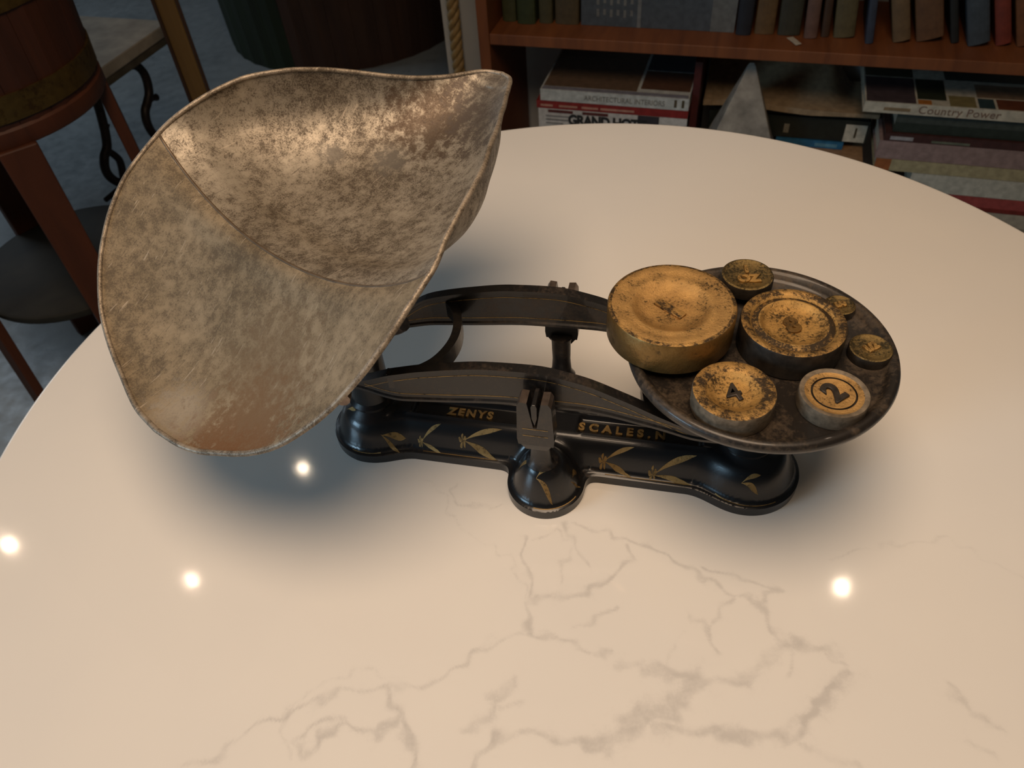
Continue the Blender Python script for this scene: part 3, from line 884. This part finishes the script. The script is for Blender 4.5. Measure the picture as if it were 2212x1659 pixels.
dish4 = [(0.985, 0.0), (0.92, 0.0002), (0.72, 0.0001), (0.66, -0.0004), (0.55, -0.0016), (0.46, -0.0024), (0.40, -0.0026), (0.02, -0.0026)]
dish2 = [(0.985, 0.0), (0.90, 0.0), (0.84, -0.0004), (0.74, -0.0006), (0.66, -0.0006), (0.645, -0.0014), (0.615, -0.0014), (0.60, -0.0006), (0.45, -0.0008), (0.02, -0.0008)]
coin = [(0.97, 0.0), (0.90, 0.0003), (0.84, -0.0003), (0.5, -0.0004), (0.02, -0.0004)]
NUM_G = mat_gilt('raised_gilt_numeral', 0.45, (0.20, 0.11, 0.03), (0.04, 0.025, 0.012))
A0 = -SY
weight('scale_weight', 'largest gilded iron weight, overhanging the left rim of the black plate', 0.0816, 0.0080, 0.1361, 0.0429, 0.0245, dish, [M['gilt_full'], M['side_gilt'], M['gilt_mid']], '1', A0 + R(38), 0.024, nm=M['gilt_mid'], squash=1.1, nof=0.0018, bands=((0.90, 1, 2),))
weight('scale_weight', 'second largest gilded weight, marked 8, in the middle of the plate', 0.1619, 0.0124, PZ, 0.0344, 0.0212, dish8, [M['gilt_worn'], M['dark_iron'], M['gilt_edge'], M['gilt_mid']], '8', A0 + R(6), 0.0185, NUM_G, nof=0.0007, bands=((0.86, 1, 3), (0.70, 0.80, 2)))
weight('scale_weight', 'speckled weight marked 4 with grey side at the front of the plate', 0.1252, -0.0506, PZ, 0.0258, 0.0152, dish4, [M['gilt_worn'], M['bare_iron'], M['gilt_edge'], M['gilt_mid']], '4', A0 + R(12), 0.0200, M['dark_iron'], nof=0.0001, bands=((0.66, 1, 3),))
weight('scale_weight', 'small weight marked 2 with dark rim at the front right of the plate', 0.1859, -0.0403, PZ, 0.0212, 0.0120, dish2, [M['gilt_full'], M['bare_iron'], M['bare_iron'], M['dark_iron']], '2', A0 + R(28), 0.0205, M['dark_iron'], nof=0.0006, bands=((0.82, 1, 2), (0.60, 0.66, 3)))
weight('scale_weight', 'thin dull brass disc weight resting on the far rim of the plate', 0.1330, 0.0660, 0.1362, 0.0186, 0.0090, coin, [M['gilt_dull'], M['dark_iron']], '1\nOZ', A0 + R(-6), 0.0105, M['gilt_worn'])
weight('scale_weight', 'small dull brass disc weight near the right rim of the plate', 0.2135, 0.0095, PZ, 0.0140, 0.0070, coin, [M['gilt_dull'], M['dark_iron']], '1/2', A0 + R(24), 0.0080, M['gilt_worn'])
weight('scale_weight', 'smallest dull brass disc weight, half hidden behind the weight marked 8', 0.1975, 0.0525, PZ, 0.0108, 0.0060, coin, [M['gilt_dull'], M['dark_iron']], '1/4', A0 + R(10), 0.0060, M['gilt_worn'])

# ------------------------------------------------------------------ bookcase (local axes: x along the front, y into the case)
case = thing('bookcase', 'low red-brown wooden bookcase with open back full of books', 'bookcase', CB, YB)
CD = 0.29; CW = 1.75
def panel(name, *b):
    return bevel(MB().box(*b).build(name, M['redwood'], case), 0.0015)
panel('side_panel', 0.0, 0.026, 0, CD, 0, 0.86)
panel('side_panel', CW - 0.026, CW, 0, CD, 0, 0.86)
panel('shelf', 0.027, CW - 0.027, 0.0, CD, 0.518, 0.542)
panel('shelf', 0.027, CW - 0.027, 0.0, CD, 0.06, 0.084)
panel('top_board', -0.008, CW + 0.008, -0.008, CD, 0.861, 0.885)
panel('plinth', 0.027, CW - 0.027, 0.012, 0.03, 0.0, 0.059)

def upright(s0, s1, col, label, d0=0.08, hgt=0.22, dep=0.16, tilt=0.0, rough=0.55, extras=None):
    wd = (s1 - s0) * math.cos(R(tilt)) - 0.0012 - (0.003 if tilt else 0)
    b = thing('book', label, 'book', case_pt(s0 + 0.0006, d0, 0.5425), YB, 'old books standing on the upper shelf')
    b.rotation_euler = (0, R(-tilt), YB)
    h = wd / 2
    c = MB()
    n = 8
    # rounded spine
    v = []; f = []
    for i in range(n + 1):
        a = PI * i / n
        x = -h * math.cos(a); y = -min(0.006, h * 0.45) * math.sin(a)
        v += [(x + h, y, 0), (x + h, y, hgt)]
    for i in range(n): f.append((2 * i, 2 * i + 2, 2 * i + 3, 2 * i + 1))
    f.append(tuple(2 * i for i in range(n + 1))); f.append(tuple(2 * i + 1 for i in reversed(range(n + 1))))
    f.append((0, 1, 2 * n + 1, 2 * n))
    c.add(v, f)
    bt = min(0.003, wd * 0.2)
    c.box(0, bt, 0, dep, 0, hgt); c.box(wd - bt, wd, 0, dep, 0, hgt)
    c.build('cover', bookmat(col, rough), b)
    MB().box(bt, wd - bt, 0.001, dep - 0.004, 0.003, hgt - 0.003).build('pages', M['pages'], b)
    return b

G1 = (0.035, 0.042, 0.018)
UP = [(0.036, 0.070, (0.045, 0.052, 0.022), 'olive green book at the left end of the upper shelf'),
      (0.074, 0.118, (0.030, 0.042, 0.014), 'dark green book second from the left panel'),
      (0.123, 0.156, (0.055, 0.050, 0.022), 'khaki green book third from the left panel'),
      (0.161, 0.217, (0.065, 0.048, 0.022), 'thick brown-green book left of the big blue-grey volume'),
      (0.561, 0.597, (0.012, 0.014, 0.020), 'near-black book right of the big blue-grey volume'),
      (0.599, 0.644, (0.105, 0.060, 0.022), 'tan book beside the near-black one'),
      (0.647, 0.697, (0.032, 0.030, 0.018), 'dark olive book above the loose paper scrap'),
      (0.701, 0.732, (0.115, 0.062, 0.045), 'pinkish brown book right of the dark olive one'),
      (0.735, 0.756, (0.045, 0.022, 0.010), 'thin dark brown book between pinkish and khaki ones'),
      (0.760, 0.806, (0.085, 0.068, 0.030), 'khaki tan book left of the thin navy one'),
      (0.876, 0.915, (0.12, 0.075, 0.035), 'tan book right of the dark gap on the upper shelf'),
      (0.921, 0.978, (0.105, 0.050, 0.022), 'thick brown book right of the gap'),
      (0.986, 1.006, (0.010, 0.011, 0.010), 'black book left of the slate blue one'),
      (1.016, 1.062, (0.040, 0.052, 0.062), 'slate blue book beside the red one'),
      (1.068, 1.102, (0.15, 0.026, 0.014), 'red book near the right edge of the picture'),
      (1.106, 1.150, (0.14, 0.05, 0.016), 'orange-brown book at the right edge of the picture')]
for i, (a, b, c, lb) in enumerate(UP):
    upright(a, b, c, lb, 0.078 - 0.010 * (i % 3 == 1), 0.205 + 0.02 * ((i * 7) % 4) / 3, tilt=(0 if i < 4 else [0.5, 1.2, 2.2, 4, 5, 6.5, 17, 17.5, 18.5, 19.5, 20.5, 21][i - 4]))
upright(0.822, 0.842, (0.028, 0.036, 0.055), 'thin navy book leaning out before the dark gap', 0.055, 0.13, tilt=8.0)

# big blue-grey volume, cover facing the room
bv = thing('large_book', 'large blue-grey volume facing outward on the upper shelf', 'book', case_pt(0.222, 0.075, 0.5425), YB)
c = MB().box(0, 0.336, 0, 0.004, 0, 0.26); c.box(0, 0.336, 0.038, 0.042, 0, 0.26); c.box(0, 0.004, 0.004, 0.038, 0, 0.26)
c.build('cover', bookmat((0.060, 0.074, 0.088), 0.5), bv)
MB().box(0.285, 0.336, -0.0006, 0, 0, 0.26).build('spine_strip', bookmat((0.12, 0.13, 0.13), 0.5), bv)
MB().box(0.126, 0.134, -0.0006, 0, 0, 0.26).build('cover_stripe', bookmat((0.15, 0.16, 0.16), 0.5), bv)
mb = MB()
for i in range(6):
    x = 0.035 + 0.015 * i
    for j in range(9): mb.box(x, x + 0.006, -0.0005, 0, 0.02 + 0.025 * j + 0.004 * (i % 2), 0.036 + 0.025 * j)
mb.build('cover_lettering', bookmat((0.14, 0.145, 0.14), 0.6), bv)
MB().box(0.004, 0.333, 0.0045, 0.0375, 0.003, 0.257).build('pages', M['pages'], bv)
# paper scrap on the shelf
o = mesh('paper_scrap', [(0, 0, 0), (0.020, -0.040, 0.002), (0.030, -0.036, 0.004), (0.012, 0.004, 0.001), (0, 0, 0.0008), (0.020, -0.040, 0.0028), (0.030, -0.036, 0.0048), (0.012, 0.004, 0.0018)],
         [(0, 1, 2, 3), (4, 7, 6, 5), (0, 4, 5, 1), (1, 5, 6, 2), (2, 6, 7, 3), (3, 7, 4, 0)], bookmat((0.42, 0.37, 0.29)), None, False)
o.location = case_pt(0.668, 0.062, 0.5422); o.rotation_euler = (0, 0, YB)
tag(o, 'small pale paper scrap on the upper shelf before the dark olive book', 'paper')

def flat(s0, s1, z0, z1, col, label, d0=0.02, dep=0.22, name='book', group='large books lying in the lower shelf', top=None, spine_mats=None, yaw=0.0):
    b = thing(name, label, 'book', case_pt(s0, d0, z0), YB + R(yaw), group)
    L = s1 - s0; H = z1 - z0 - 0.0004
    bt = min(0.0028, H * 0.16)
    c = MB()
    c.box(0, L, 0, 0.003, 0, H)
    c.box(0, L, 0.003, dep, 0, bt); c.box(0, L, 0.003, dep, H - bt, H)
    c.build('cover', bookmat(col, 0.4), b)
    MB().box(0.004, L - 0.004, 0.0032, dep - 0.004, bt, H - bt).build('pages', M['pages'], b)
    return b, L, H
def strip(b, name, x0, x1, z0, z1, col, y=-0.0006):
    return MB().box(x0, x1, y, 0.0, z0, z1).build(name, bookmat(col, 0.5), b)
def patch(b, name, x0, x1, y0, y1, H, col):
    return MB().box(x0, x1, y0, y1, H, H + 0.0005).build(name, bookmat(col, 0.35), b)
SPR = (R(90), 0, 0)
# left stack
GA = 'picture books in the left stack'
z = 0.085
for (hh, col, lb) in ((0.050, (0.10, 0.08, 0.06), 'brown book at the bottom of the left stack'), (0.045, (0.06, 0.07, 0.09), 'blue-grey book second from the bottom of the left stack'),
                      (0.055, (0.2, 0.18, 0.15), 'beige book third from the bottom of the left stack'), (0.058, (0.05, 0.05, 0.05), 'black book under the white hotel book')):
    flat(0.135, 0.480, z, z + hh, col, lb, group=GA); z += hh
b, L, H = flat(0.130, 0.484, z, 0.3655, (0.52, 0.50, 0.47), 'white-spined hotel book just above the table edge', group=GA)
text('spine_title', 'GRAND HOTEL', 0.030, 0.0004, bookmat((0.02, 0.02, 0.02)), b, (0.172, -0.0008, 0.340 - z), SPR, 0, 1.15, 0.92, 0.0014)
mb = MB()
for j in range(3): mb.box(0.018, 0.085 - 0.012 * j, -0.0006, 0, H - 0.020 - 0.009 * j, H - 0.016 - 0.009 * j)
mb.build('spine_small_print', bookmat((0.22, 0.21, 0.20)), b)
strip(b, 'spine_dark_patch', 0.240, 0.290, 0.0, H, (0.035, 0.03, 0.035)); 
mb = MB().box(0.024, 0.085, -0.0006, 0, H - 0.009, H - 0.002); mb.box(0.108, 0.17, -0.0006, 0, H - 0.009, H - 0.002)
mb.build('spine_red_print', bookmat((0.10, 0.02, 0.015)), b)
b, L, H = flat(0.126, 0.484, 0.366, 0.3845, (0.23, 0.022, 0.018), 'red-spined book between the two white picture books', group=GA)
mb = MB()
for x0, x1 in ((0.01, 0.04), (0.055, 0.10), (0.11, 0.15), (0.155, 0.235)): mb.box(x0, x1, -0.0006, 0, 0.005, 0.010)
mb.build('spine_small_print', bookmat((0.42, 0.22, 0.16)), b)
b, L, H = flat(0.136, 0.484, 0.385, 0.413, (0.46, 0.48, 0.46), 'white-spined architectural interiors book topping the left stack', group=GA, dep=0.25)
text('spine_title', 'ARCHITECTURAL INTERIORS', 0.0145, 0.0003, bookmat((0.20, 0.20, 0.18)), b, (0.200, -0.0008, H * 0.46), SPR, 0, 1.2, 1.0)
strip(b, 'spine_emblem', 0.315, 0.321, 0.006, 0.024, (0.08, 0.06, 0.03)); strip(b, 'spine_emblem', 0.332, 0.338, 0.006, 0.024, (0.08, 0.06, 0.03))
patch(b, 'cover_photo', 0.004, 0.225, 0.02, 0.245, H, (0.13, 0.085, 0.055)); patch(b, 'cover_photo', 0.232, 0.345, 0.035, 0.13, H, (0.10, 0.05, 0.03))
patch(b, 'cover_photo', 0.232, 0.345, 0.135, 0.245, H, (0.04, 0.04, 0.05)); patch(b, 'cover_lower_band', 0.004, 0.345, 0.003, 0.018, H, (0.20, 0.20, 0.24))
# dark red volume standing beside the stack
upd = thing('book', 'dark red book standing in the shadow right of the left stack', 'book', case_pt(0.4865, 0.05, 0.085), YB, 'books standing in the lower shelf')
MB().box(0, 0.016, 0, 0.21, 0, 0.40).build('cover', bookmat((0.06, 0.008, 0.006)), upd)
MB().box(0.003, 0.013, 0.003, 0.213, 0.003, 0.397).build('pages', M['pages'], upd)
# middle stack
GB = 'books in the middle stack'
z = 0.0845
for (hh, col, lb) in ((0.045, (0.08, 0.06, 0.05), 'dark brown book at the bottom of the middle stack'), (0.045, (0.15, 0.13, 0.10), 'beige book second from the bottom of the middle stack'), (0.045, (0.10, 0.05, 0.03), 'red-brown book third from the bottom of the middle stack')):
    flat(0.535, 0.885, z, z + hh, col, lb, d0=0.008, dep=0.26, group=GB); z += hh
b, L, H = flat(0.530, 0.889, z, 0.2645, (0.32, 0.19, 0.10), 'orange-tan book carrying the stone pyramid and the blue booklet', d0=0.004, dep=0.27, group=GB)
b, L, H = flat(0.690, 0.843, 0.265, 0.2825, (0.02, 0.13, 0.26), 'bright blue booklet under the black binder', group=GB, dep=0.14, d0=0.125)
strip(b, 'spine_lettering', 0.09, 0.14, 0.004, 0.012, (0.10, 0.26, 0.36))
flat(0.535, 0.685, 0.265, 0.2825, (0.02, 0.022, 0.03), 'dark pamphlet left of the blue booklet behind the stone pyramid', group=GB, dep=0.14, d0=0.125)
b, L, H = flat(0.527, 0.890, 0.283, 0.337, (0.014, 0.018, 0.014), 'black binder with a white label numbered 1', group=GB, d0=0.130, dep=0.15)
lab = strip(b, 'spine_label', 0.312, 0.359, 0.001, H - 0.010, (0.50, 0.47, 0.38))
text('label_number', '1', 0.034, 0.0003, bookmat((0.06, 0.045, 0.02)), lab, (0.336, -0.0010, H * 0.42), SPR, 0, 1.0, 1.0, 0.0006)
strip(b, 'spine_mark', 0.176, 0.188, 0.012, 0.034, (0.2, 0.19, 0.15))
b, L, H = flat(0.527, 0.885, 0.3375, 0.351, (0.010, 0.012, 0.010), 'black folder under the open beige atlas', group=GB, d0=0.135, dep=0.14)
at_ = thing('open_atlas', 'open beige atlas with wavy page edge lying over the middle stack', 'book', case_pt(0.510, 0.112, 0.3514), YB)
nx_, ny_ = 48, 12
def az(x, y): return 0.0175 + 0.0035 * math.sin(x * 14 + 0.5) + 0.085 * (1 - float(sst(np.array(x), 0.27, 0.335))) * max(0.0, y / 0.17 - 0.08) ** 1.25 - 0.006 * float(sst(np.array(x), 0.20, 0.39))
v = []; f = []
for lower in (0, 1):
    for i in range(nx_ + 1):
        x = 0.392 * i / nx_
        for j in range(ny_ + 1):
            y = 0.165 * j / ny_ + 0.004 * math.sin(x * 22)
            zt_ = az(x, y)
            v.append((x, y, max(0.0003, zt_ - 0.014) if lower else zt_))
k_ = ny_ + 1
n1_ = (nx_ + 1) * k_
for i in range(nx_):
    for j in range(ny_):
        a = i * k_ + j
        f.append((a, a + k_, a + k_ + 1, a + 1)); f.append((n1_ + a, n1_ + a + 1, n1_ + a + k_ + 1, n1_ + a + k_))
    a = i * k_; f.append((a, n1_ + a, n1_ + a + k_, a + k_))
    a = i * k_ + ny_; f.append((a, a + k_, n1_ + a + k_, n1_ + a))
for j in range(ny_):
    f.append((j, j + 1, n1_ + j + 1, n1_ + j)); a = nx_ * k_ + j; f.append((a, n1_ + a, n1_ + a + 1, a + 1))
sharp(mesh('page_block', v, f, bookmat((0.30, 0.215, 0.125), 0.7), at_), 40)
# stone pyramid on the front of that stack
mb = MB()
def sq(h, z): return [(-h, -h * 0.62, z), (h, -h * 0.62, z), (h, h * 0.62, z), (-h, h * 0.62, z)]
mb.hexa(sq(0.088, 0), sq(0.0075, 0.218))
mb.hexa(sq(0.0075, 0.2181), sq(0.004, 0.2215))
o = bevel(mb.build('stone_pyramid', M['stone']), 0.002)
o.location = case_pt(0.607, 0.061, 0.2650); o.rotation_euler = (0, 0, YB + R(6))
tag(o, 'weathered grey stone pyramid with a blunt tip before the black binder', 'ornament')
# right stack
GC = 'large books in the right stack'
z = 0.0845
flat(1.00, 1.36, z, 0.125, (0.16, 0.10, 0.06), 'brown book at the bottom of the right stack', group=GC)
flat(1.02, 1.36, 0.1255, 0.164, (0.26, 0.22, 0.16), 'tan book second from the bottom of the right stack', group=GC)
flat(1.03, 1.37, 0.1645, 0.200, (0.36, 0.32, 0.25), 'beige book just below the red one in the right stack', group=GC)
b, L, H = flat(1.015, 1.375, 0.2005, 0.236, (0.30, 0.055, 0.05), 'red book low in the right stack', group=GC)
strip(b, 'spine_band', 0.0, L, 0.0, 0.010, (0.16, 0.018, 0.012))
flat(0.987, 1.37, 0.2365, 0.281, (0.44, 0.44, 0.38), 'off-white thick book above the red one in the right stack', group=GC)
b, L, H = flat(0.905, 1.35, 0.2815, 0.3095, (0.36, 0.32, 0.19), 'cream book with an orange spine end in the right stack', group=GC)
strip(b, 'spine_end', 0.0, 0.032, 0.0, H, (0.30, 0.10, 0.03))
b, L, H = flat(0.901, 1.36, 0.310, 0.352, (0.27, 0.195, 0.185), 'mauve-pink thick book in the right stack', group=GC)
b, L, H = flat(0.908, 1.35, 0.3525, 0.3695, (0.055, 0.022, 0.020), 'thin dark maroon book on the mauve one', group=GC)
strip(b, 'spine_label', 0.012, 0.058, 0.003, 0.011, (0.30, 0.30, 0.32)); strip(b, 'spine_title_band', 0.095, 0.17, 0.002, 0.007, (0.13, 0.15, 0.11))
b, L, H = flat(0.922, 1.36, 0.370, 0.4155, (0.022, 0.032, 0.026), 'thick black-green book under the country picture book', group=GC, d0=0.028)
strip(b, 'spine_light_band', 0.0, L, 0.022, H - 0.002, (0.045, 0.058, 0.052))
b, L, H = flat(0.849, 1.31, 0.416, 0.4395, (0.46, 0.44, 0.36), 'country picture book with cream spine topping the right stack', group=GC, dep=0.25, d0=0.016)
text('spine_title', 'Country Power', 0.0235, 0.0003, bookmat((0.19, 0.13, 0.10)), b, (0.185, -0.0008, H * 0.50), SPR, 0, 1.0, 1.05)
strip(b, 'spine_small_print', 0.040, 0.092, 0.006, 0.013, (0.22, 0.16, 0.09))
for (x0, x1, y0, y1, col) in ((0.003, 0.10, 0.003, 0.12, (0.06, 0.045, 0.05)), (0.003, 0.10, 0.125, 0.245, (0.05, 0.05, 0.03)), (0.104, 0.13, 0.003, 0.022, (0.36, 0.14, 0.03)), (0.104, 0.16, 0.026, 0.12, (0.025, 0.03, 0.018)),
                              (0.165, 0.215, 0.003, 0.05, (0.19, 0.16, 0.07)), (0.22, 0.25, 0.003, 0.045, (0.03, 0.055, 0.06)), (0.22, 0.33, 0.05, 0.11, (0.20, 0.14, 0.09)), (0.255, 0.44, 0.003, 0.046, (0.12, 0.04, 0.02)), (0.165, 0.44, 0.125, 0.245, (0.045, 0.05, 0.04))):
    patch(b, 'cover_photo', x0, x1, y0, y1, H, col)

# ------------------------------------------------------------------ twisted rope on the wall beside the bookcase
mb = MB()
zz = np.linspace(0.02, 1.45, 260)
for ph in (0, 2 * PI / 3, 4 * PI / 3):
    mb.tube([(0.0085 * math.cos(ph + z * 80), 0.0085 * math.sin(ph + z * 80), z) for z in zz], 0.0092, 8)
o = mb.build('twisted_rope', plain('golden_rope', (0.30, 0.20, 0.075), 0.6, 0.0, 0.3, 60), None, True)
o.location = case_pt(-0.176, 0.292, 0.0); o.rotation_euler = (0, R(0.8), 0)
tag(o, 'thick twisted gold rope hanging down the wall left of the bookcase', 'rope')

# ------------------------------------------------------------------ big stave barrel behind the scoop
BC = (-0.55, 3.40)
brl = thing('large_barrel', 'very large dark stave barrel with green-painted left side standing behind the scoop', 'barrel', (BC[0], BC[1], 0))
def staves(k0, k1, nst, mat, name):
    mb = MB()
    for k in range(k0, k1):
        a0 = 2 * PI * k / nst; a1 = 2 * PI * (k + 1) / nst
        g = 0.0009
        v = []
        for (rr, rin) in ((0.487, 0.455),):
            for zz in (0.0, 0.03, 0.45, 0.9):
                bulge = 0.020 * math.sin(PI * min(1, zz / 0.9))
                for (ang, r) in ((a0 + g, rr + bulge - 0.004), ((a0 + a1) / 2, rr + bulge), (a1 - g, rr + bulge - 0.004), (a1 - g, rin + bulge), (a0 + g, rin + bulge)):
                    v.append((r * math.cos(ang), r * math.sin(ang), zz))
        f = []
        for i in range(3):
            for j in range(5): f.append((i * 5 + j, i * 5 + (j + 1) % 5, i * 5 + 5 + (j + 1) % 5, i * 5 + 5 + j))
        f.append((0, 1, 2, 3, 4)); f.append((15, 16, 17, 18, 19))
        mb.add(v, f)
    return mb.build(name, mat, brl)
staves(18, 25, 36, M['green'], 'green_staves')['label'] = 'dark green painted staves'
staves(25, 36, 36, M['darkwood'], 'staves'); staves(0, 18, 36, M['darkwood'], 'staves')
MB().lathe([(0.0, 0.04), (0.452, 0.04), (0.452, 0.06), (0.0, 0.06)], 48).build('bottom', M['darkwood'], brl)

# ------------------------------------------------------------------ slab-topped table with wrought-iron scrolls
K = Vector((-0.816, 2.15, 0)); e1 = Vector((-0.941, 0.337, 0)); e2 = Vector((-0.337, -0.941, 0))
tb = thing('side_table', 'low table with weathered slab top on scrolled black iron legs', 'table', K, math.atan2(e1.y, e1.x))
# local x along e1, local y = along e2 (e2 is e1 rotated by +90 degrees)
bevel(MB().box(0, 0.85, 0, 0.42, 0.472, 0.500).build('slab_top', [M['slate']], tb), 0.003)
bevel(MB().box(0.004, 0.846, 0.004, 0.416, 0.452, 0.4715).build('slab_frame', M['slabedge'], tb), 0.002)
S1 = [(0.175, 0.447), (0.150, 0.443), (0.125, 0.432), (0.110, 0.410), (0.108, 0.385), (0.118, 0.355), (0.138, 0.337), (0.158, 0.322), (0.168, 0.295), (0.164, 0.262), (0.14, 0.21), (0.10, 0.12), (0.09, 0.05), (0.10, 0.012)]
S2 = [(0.300, 0.395), (0.308, 0.365), (0.316, 0.34), (0.330, 0.312), (0.352, 0.296), (0.366, 0.27), (0.362, 0.242), (0.339, 0.214), (0.30, 0.205)]
LP = [(0.330, 0.300), (0.312, 0.266), (0.320, 0.232), (0.33, 0.212)]
def scroll(xp):
    mb = MB()
    for P in (S1, S2):
        pts = smooth_path([(xp, y, z) for y, z in P], 6)
        mb.tube(pts, 0.0115, 10)
    mb.tube(smooth_path([(xp, y, z) for y, z in LP], 6), 0.0095, 8)
    mb.tube([(xp, 0.132, 0.338), (xp, 0.112, 0.337), (xp, 0.098, 0.333)], [0.007, 0.007, 0.010], 8)
    mb.tube([(xp, 0.318, 0.338), (xp, 0.306, 0.350), (xp, 0.300, 0.360)], [0.006, 0.007, 0.009], 8)
    mb.tube([(xp, 0.04, 0.2045), (xp, 0.41, 0.2065)], 0.0065, 8)
    mb.tube(smooth_path([(xp, 0.330, 0.212), (xp, 0.36, 0.14), (xp, 0.38, 0.07), (xp, 0.37, 0.01)], 6), 0.0115, 10)
    mb.tube([(xp, 0.288, 0.452), (xp, 0.296, 0.42), (xp, 0.301, 0.39)], 0.0115, 10)
    return mb.build('iron_scroll_leg', M['wrought'], tb, True)
scroll(0.05); scroll(0.80)

# ------------------------------------------------------------------ upright gilt post in front of that table
ps = thing('wooden_post', 'upright old gilt-brown wooden post standing before the slab-topped table', 'post', (-0.742, 1.972, 0), R(20))
bevel(MB().box(-0.022, 0.022, -0.022, 0.022, 0.03, 1.5).build('shaft', M['giltwood'], ps), 0.006, 3)
bevel(MB().box(-0.030, -0.0222, -0.020, 0.020, 0.03, 1.5).build('edge_strip', M['darkwood'], ps), 0.002)
bevel(MB().box(0.0222, 0.030, -0.020, 0.020, 0.03, 1.5).build('edge_strip', M['darkwood'], ps), 0.002)
MB().lathe([(0.07, 0.0), (0.072, 0.012), (0.045, 0.03), (0.03, 0.0305)], 32).build('foot', M['darkwood'], ps, True, sh=40)

# ------------------------------------------------------------------ brass-hooped bucket on a tall stand with a low round shelf
BK = (-0.90, 1.39)
bk = thing('bucket_stand', 'red-brown brass-hooped stave bucket on tall wooden legs with a low round shelf', 'plant stand', (BK[0], BK[1], 0))
def taper(z): return 0.198 + 0.028 * (z - 0.64) / 0.45
mb = MB()
nst = 22
for k in range(nst):
    a0 = 2 * PI * k / nst + 0.002; a1 = 2 * PI * (k + 1) / nst - 0.002
    v = []
    for zz in (0.655, 0.80, 0.95, 1.09):
        r = taper(zz)
        for (ang, q) in ((a0, r - 0.0015), ((a0 + a1) / 2, r), (a1, r - 0.0015), (a1, r - 0.018), (a0, r - 0.018)): v.append((q * math.cos(ang), q * math.sin(ang), zz))
    f = [(i * 5 + j, i * 5 + (j + 1) % 5, i * 5 + 5 + (j + 1) % 5, i * 5 + 5 + j) for i in range(3) for j in range(5)]
    f += [(0, 1, 2, 3, 4), (15, 16, 17, 18, 19)]
    mb.add(v, f)
mb.build('staves', M['bucketwood'], bk)
MB().lathe([(0.0, 0.640), (0.200, 0.640), (0.203, 0.645), (0.203, 0.668), (0.199, 0.672), (0.0, 0.672)], 64).build('bottom_ring', M['legwood'], bk, True, sh=40)
for z0 in (0.682, 0.835, 1.02):
    z1 = z0 + 0.042
    MB().lathe([(taper(z0) - 0.001, z0), (taper(z0) + 0.003, z0), (taper(z1) + 0.003, z1), (taper(z1) - 0.001, z1)], 64).build('brass_hoop', M['brasshoop'], bk, True, sh=40)
MB().lathe([(0.0, 0.292), (0.17, 0.292), (0.195, 0.288), (0.199, 0.294), (0.199, 0.304), (0.194, 0.308), (0.0, 0.308)], 64).build('low_shelf', plain('dark_lacquer', (0.020, 0.018, 0.012), 0.8, 0, 0.4, 14), bk, True, sh=40)
def leg(ang, rt_, rb_, wt_, tt_, z0=0.0, z1=0.642, rm=None):
    c, s = math.cos(R(ang)), math.sin(R(ang))
    def ring(r, w_, t_, z): return [(r * c + dr * c - dt * s, r * s + dr * s + dt * c, z) for dr, dt in ((-t_, -w_), (t_, -w_), (t_, w_), (-t_, w_))]
    return bevel(MB().hexa(ring(rb_, wt_ * 0.85, tt_ * 0.85, z0), ring(rt_, wt_, tt_, z1)).build('leg', M['legwood'], bk), 0.003)
leg(-56, 0.197, 0.215, 0.032, 0.012)
leg(25, 0.190, 0.205, 0.028, 0.012)
leg(-122, 0.197, 0.23, 0.020, 0.011)
leg(140, 0.190, 0.205, 0.030, 0.012)
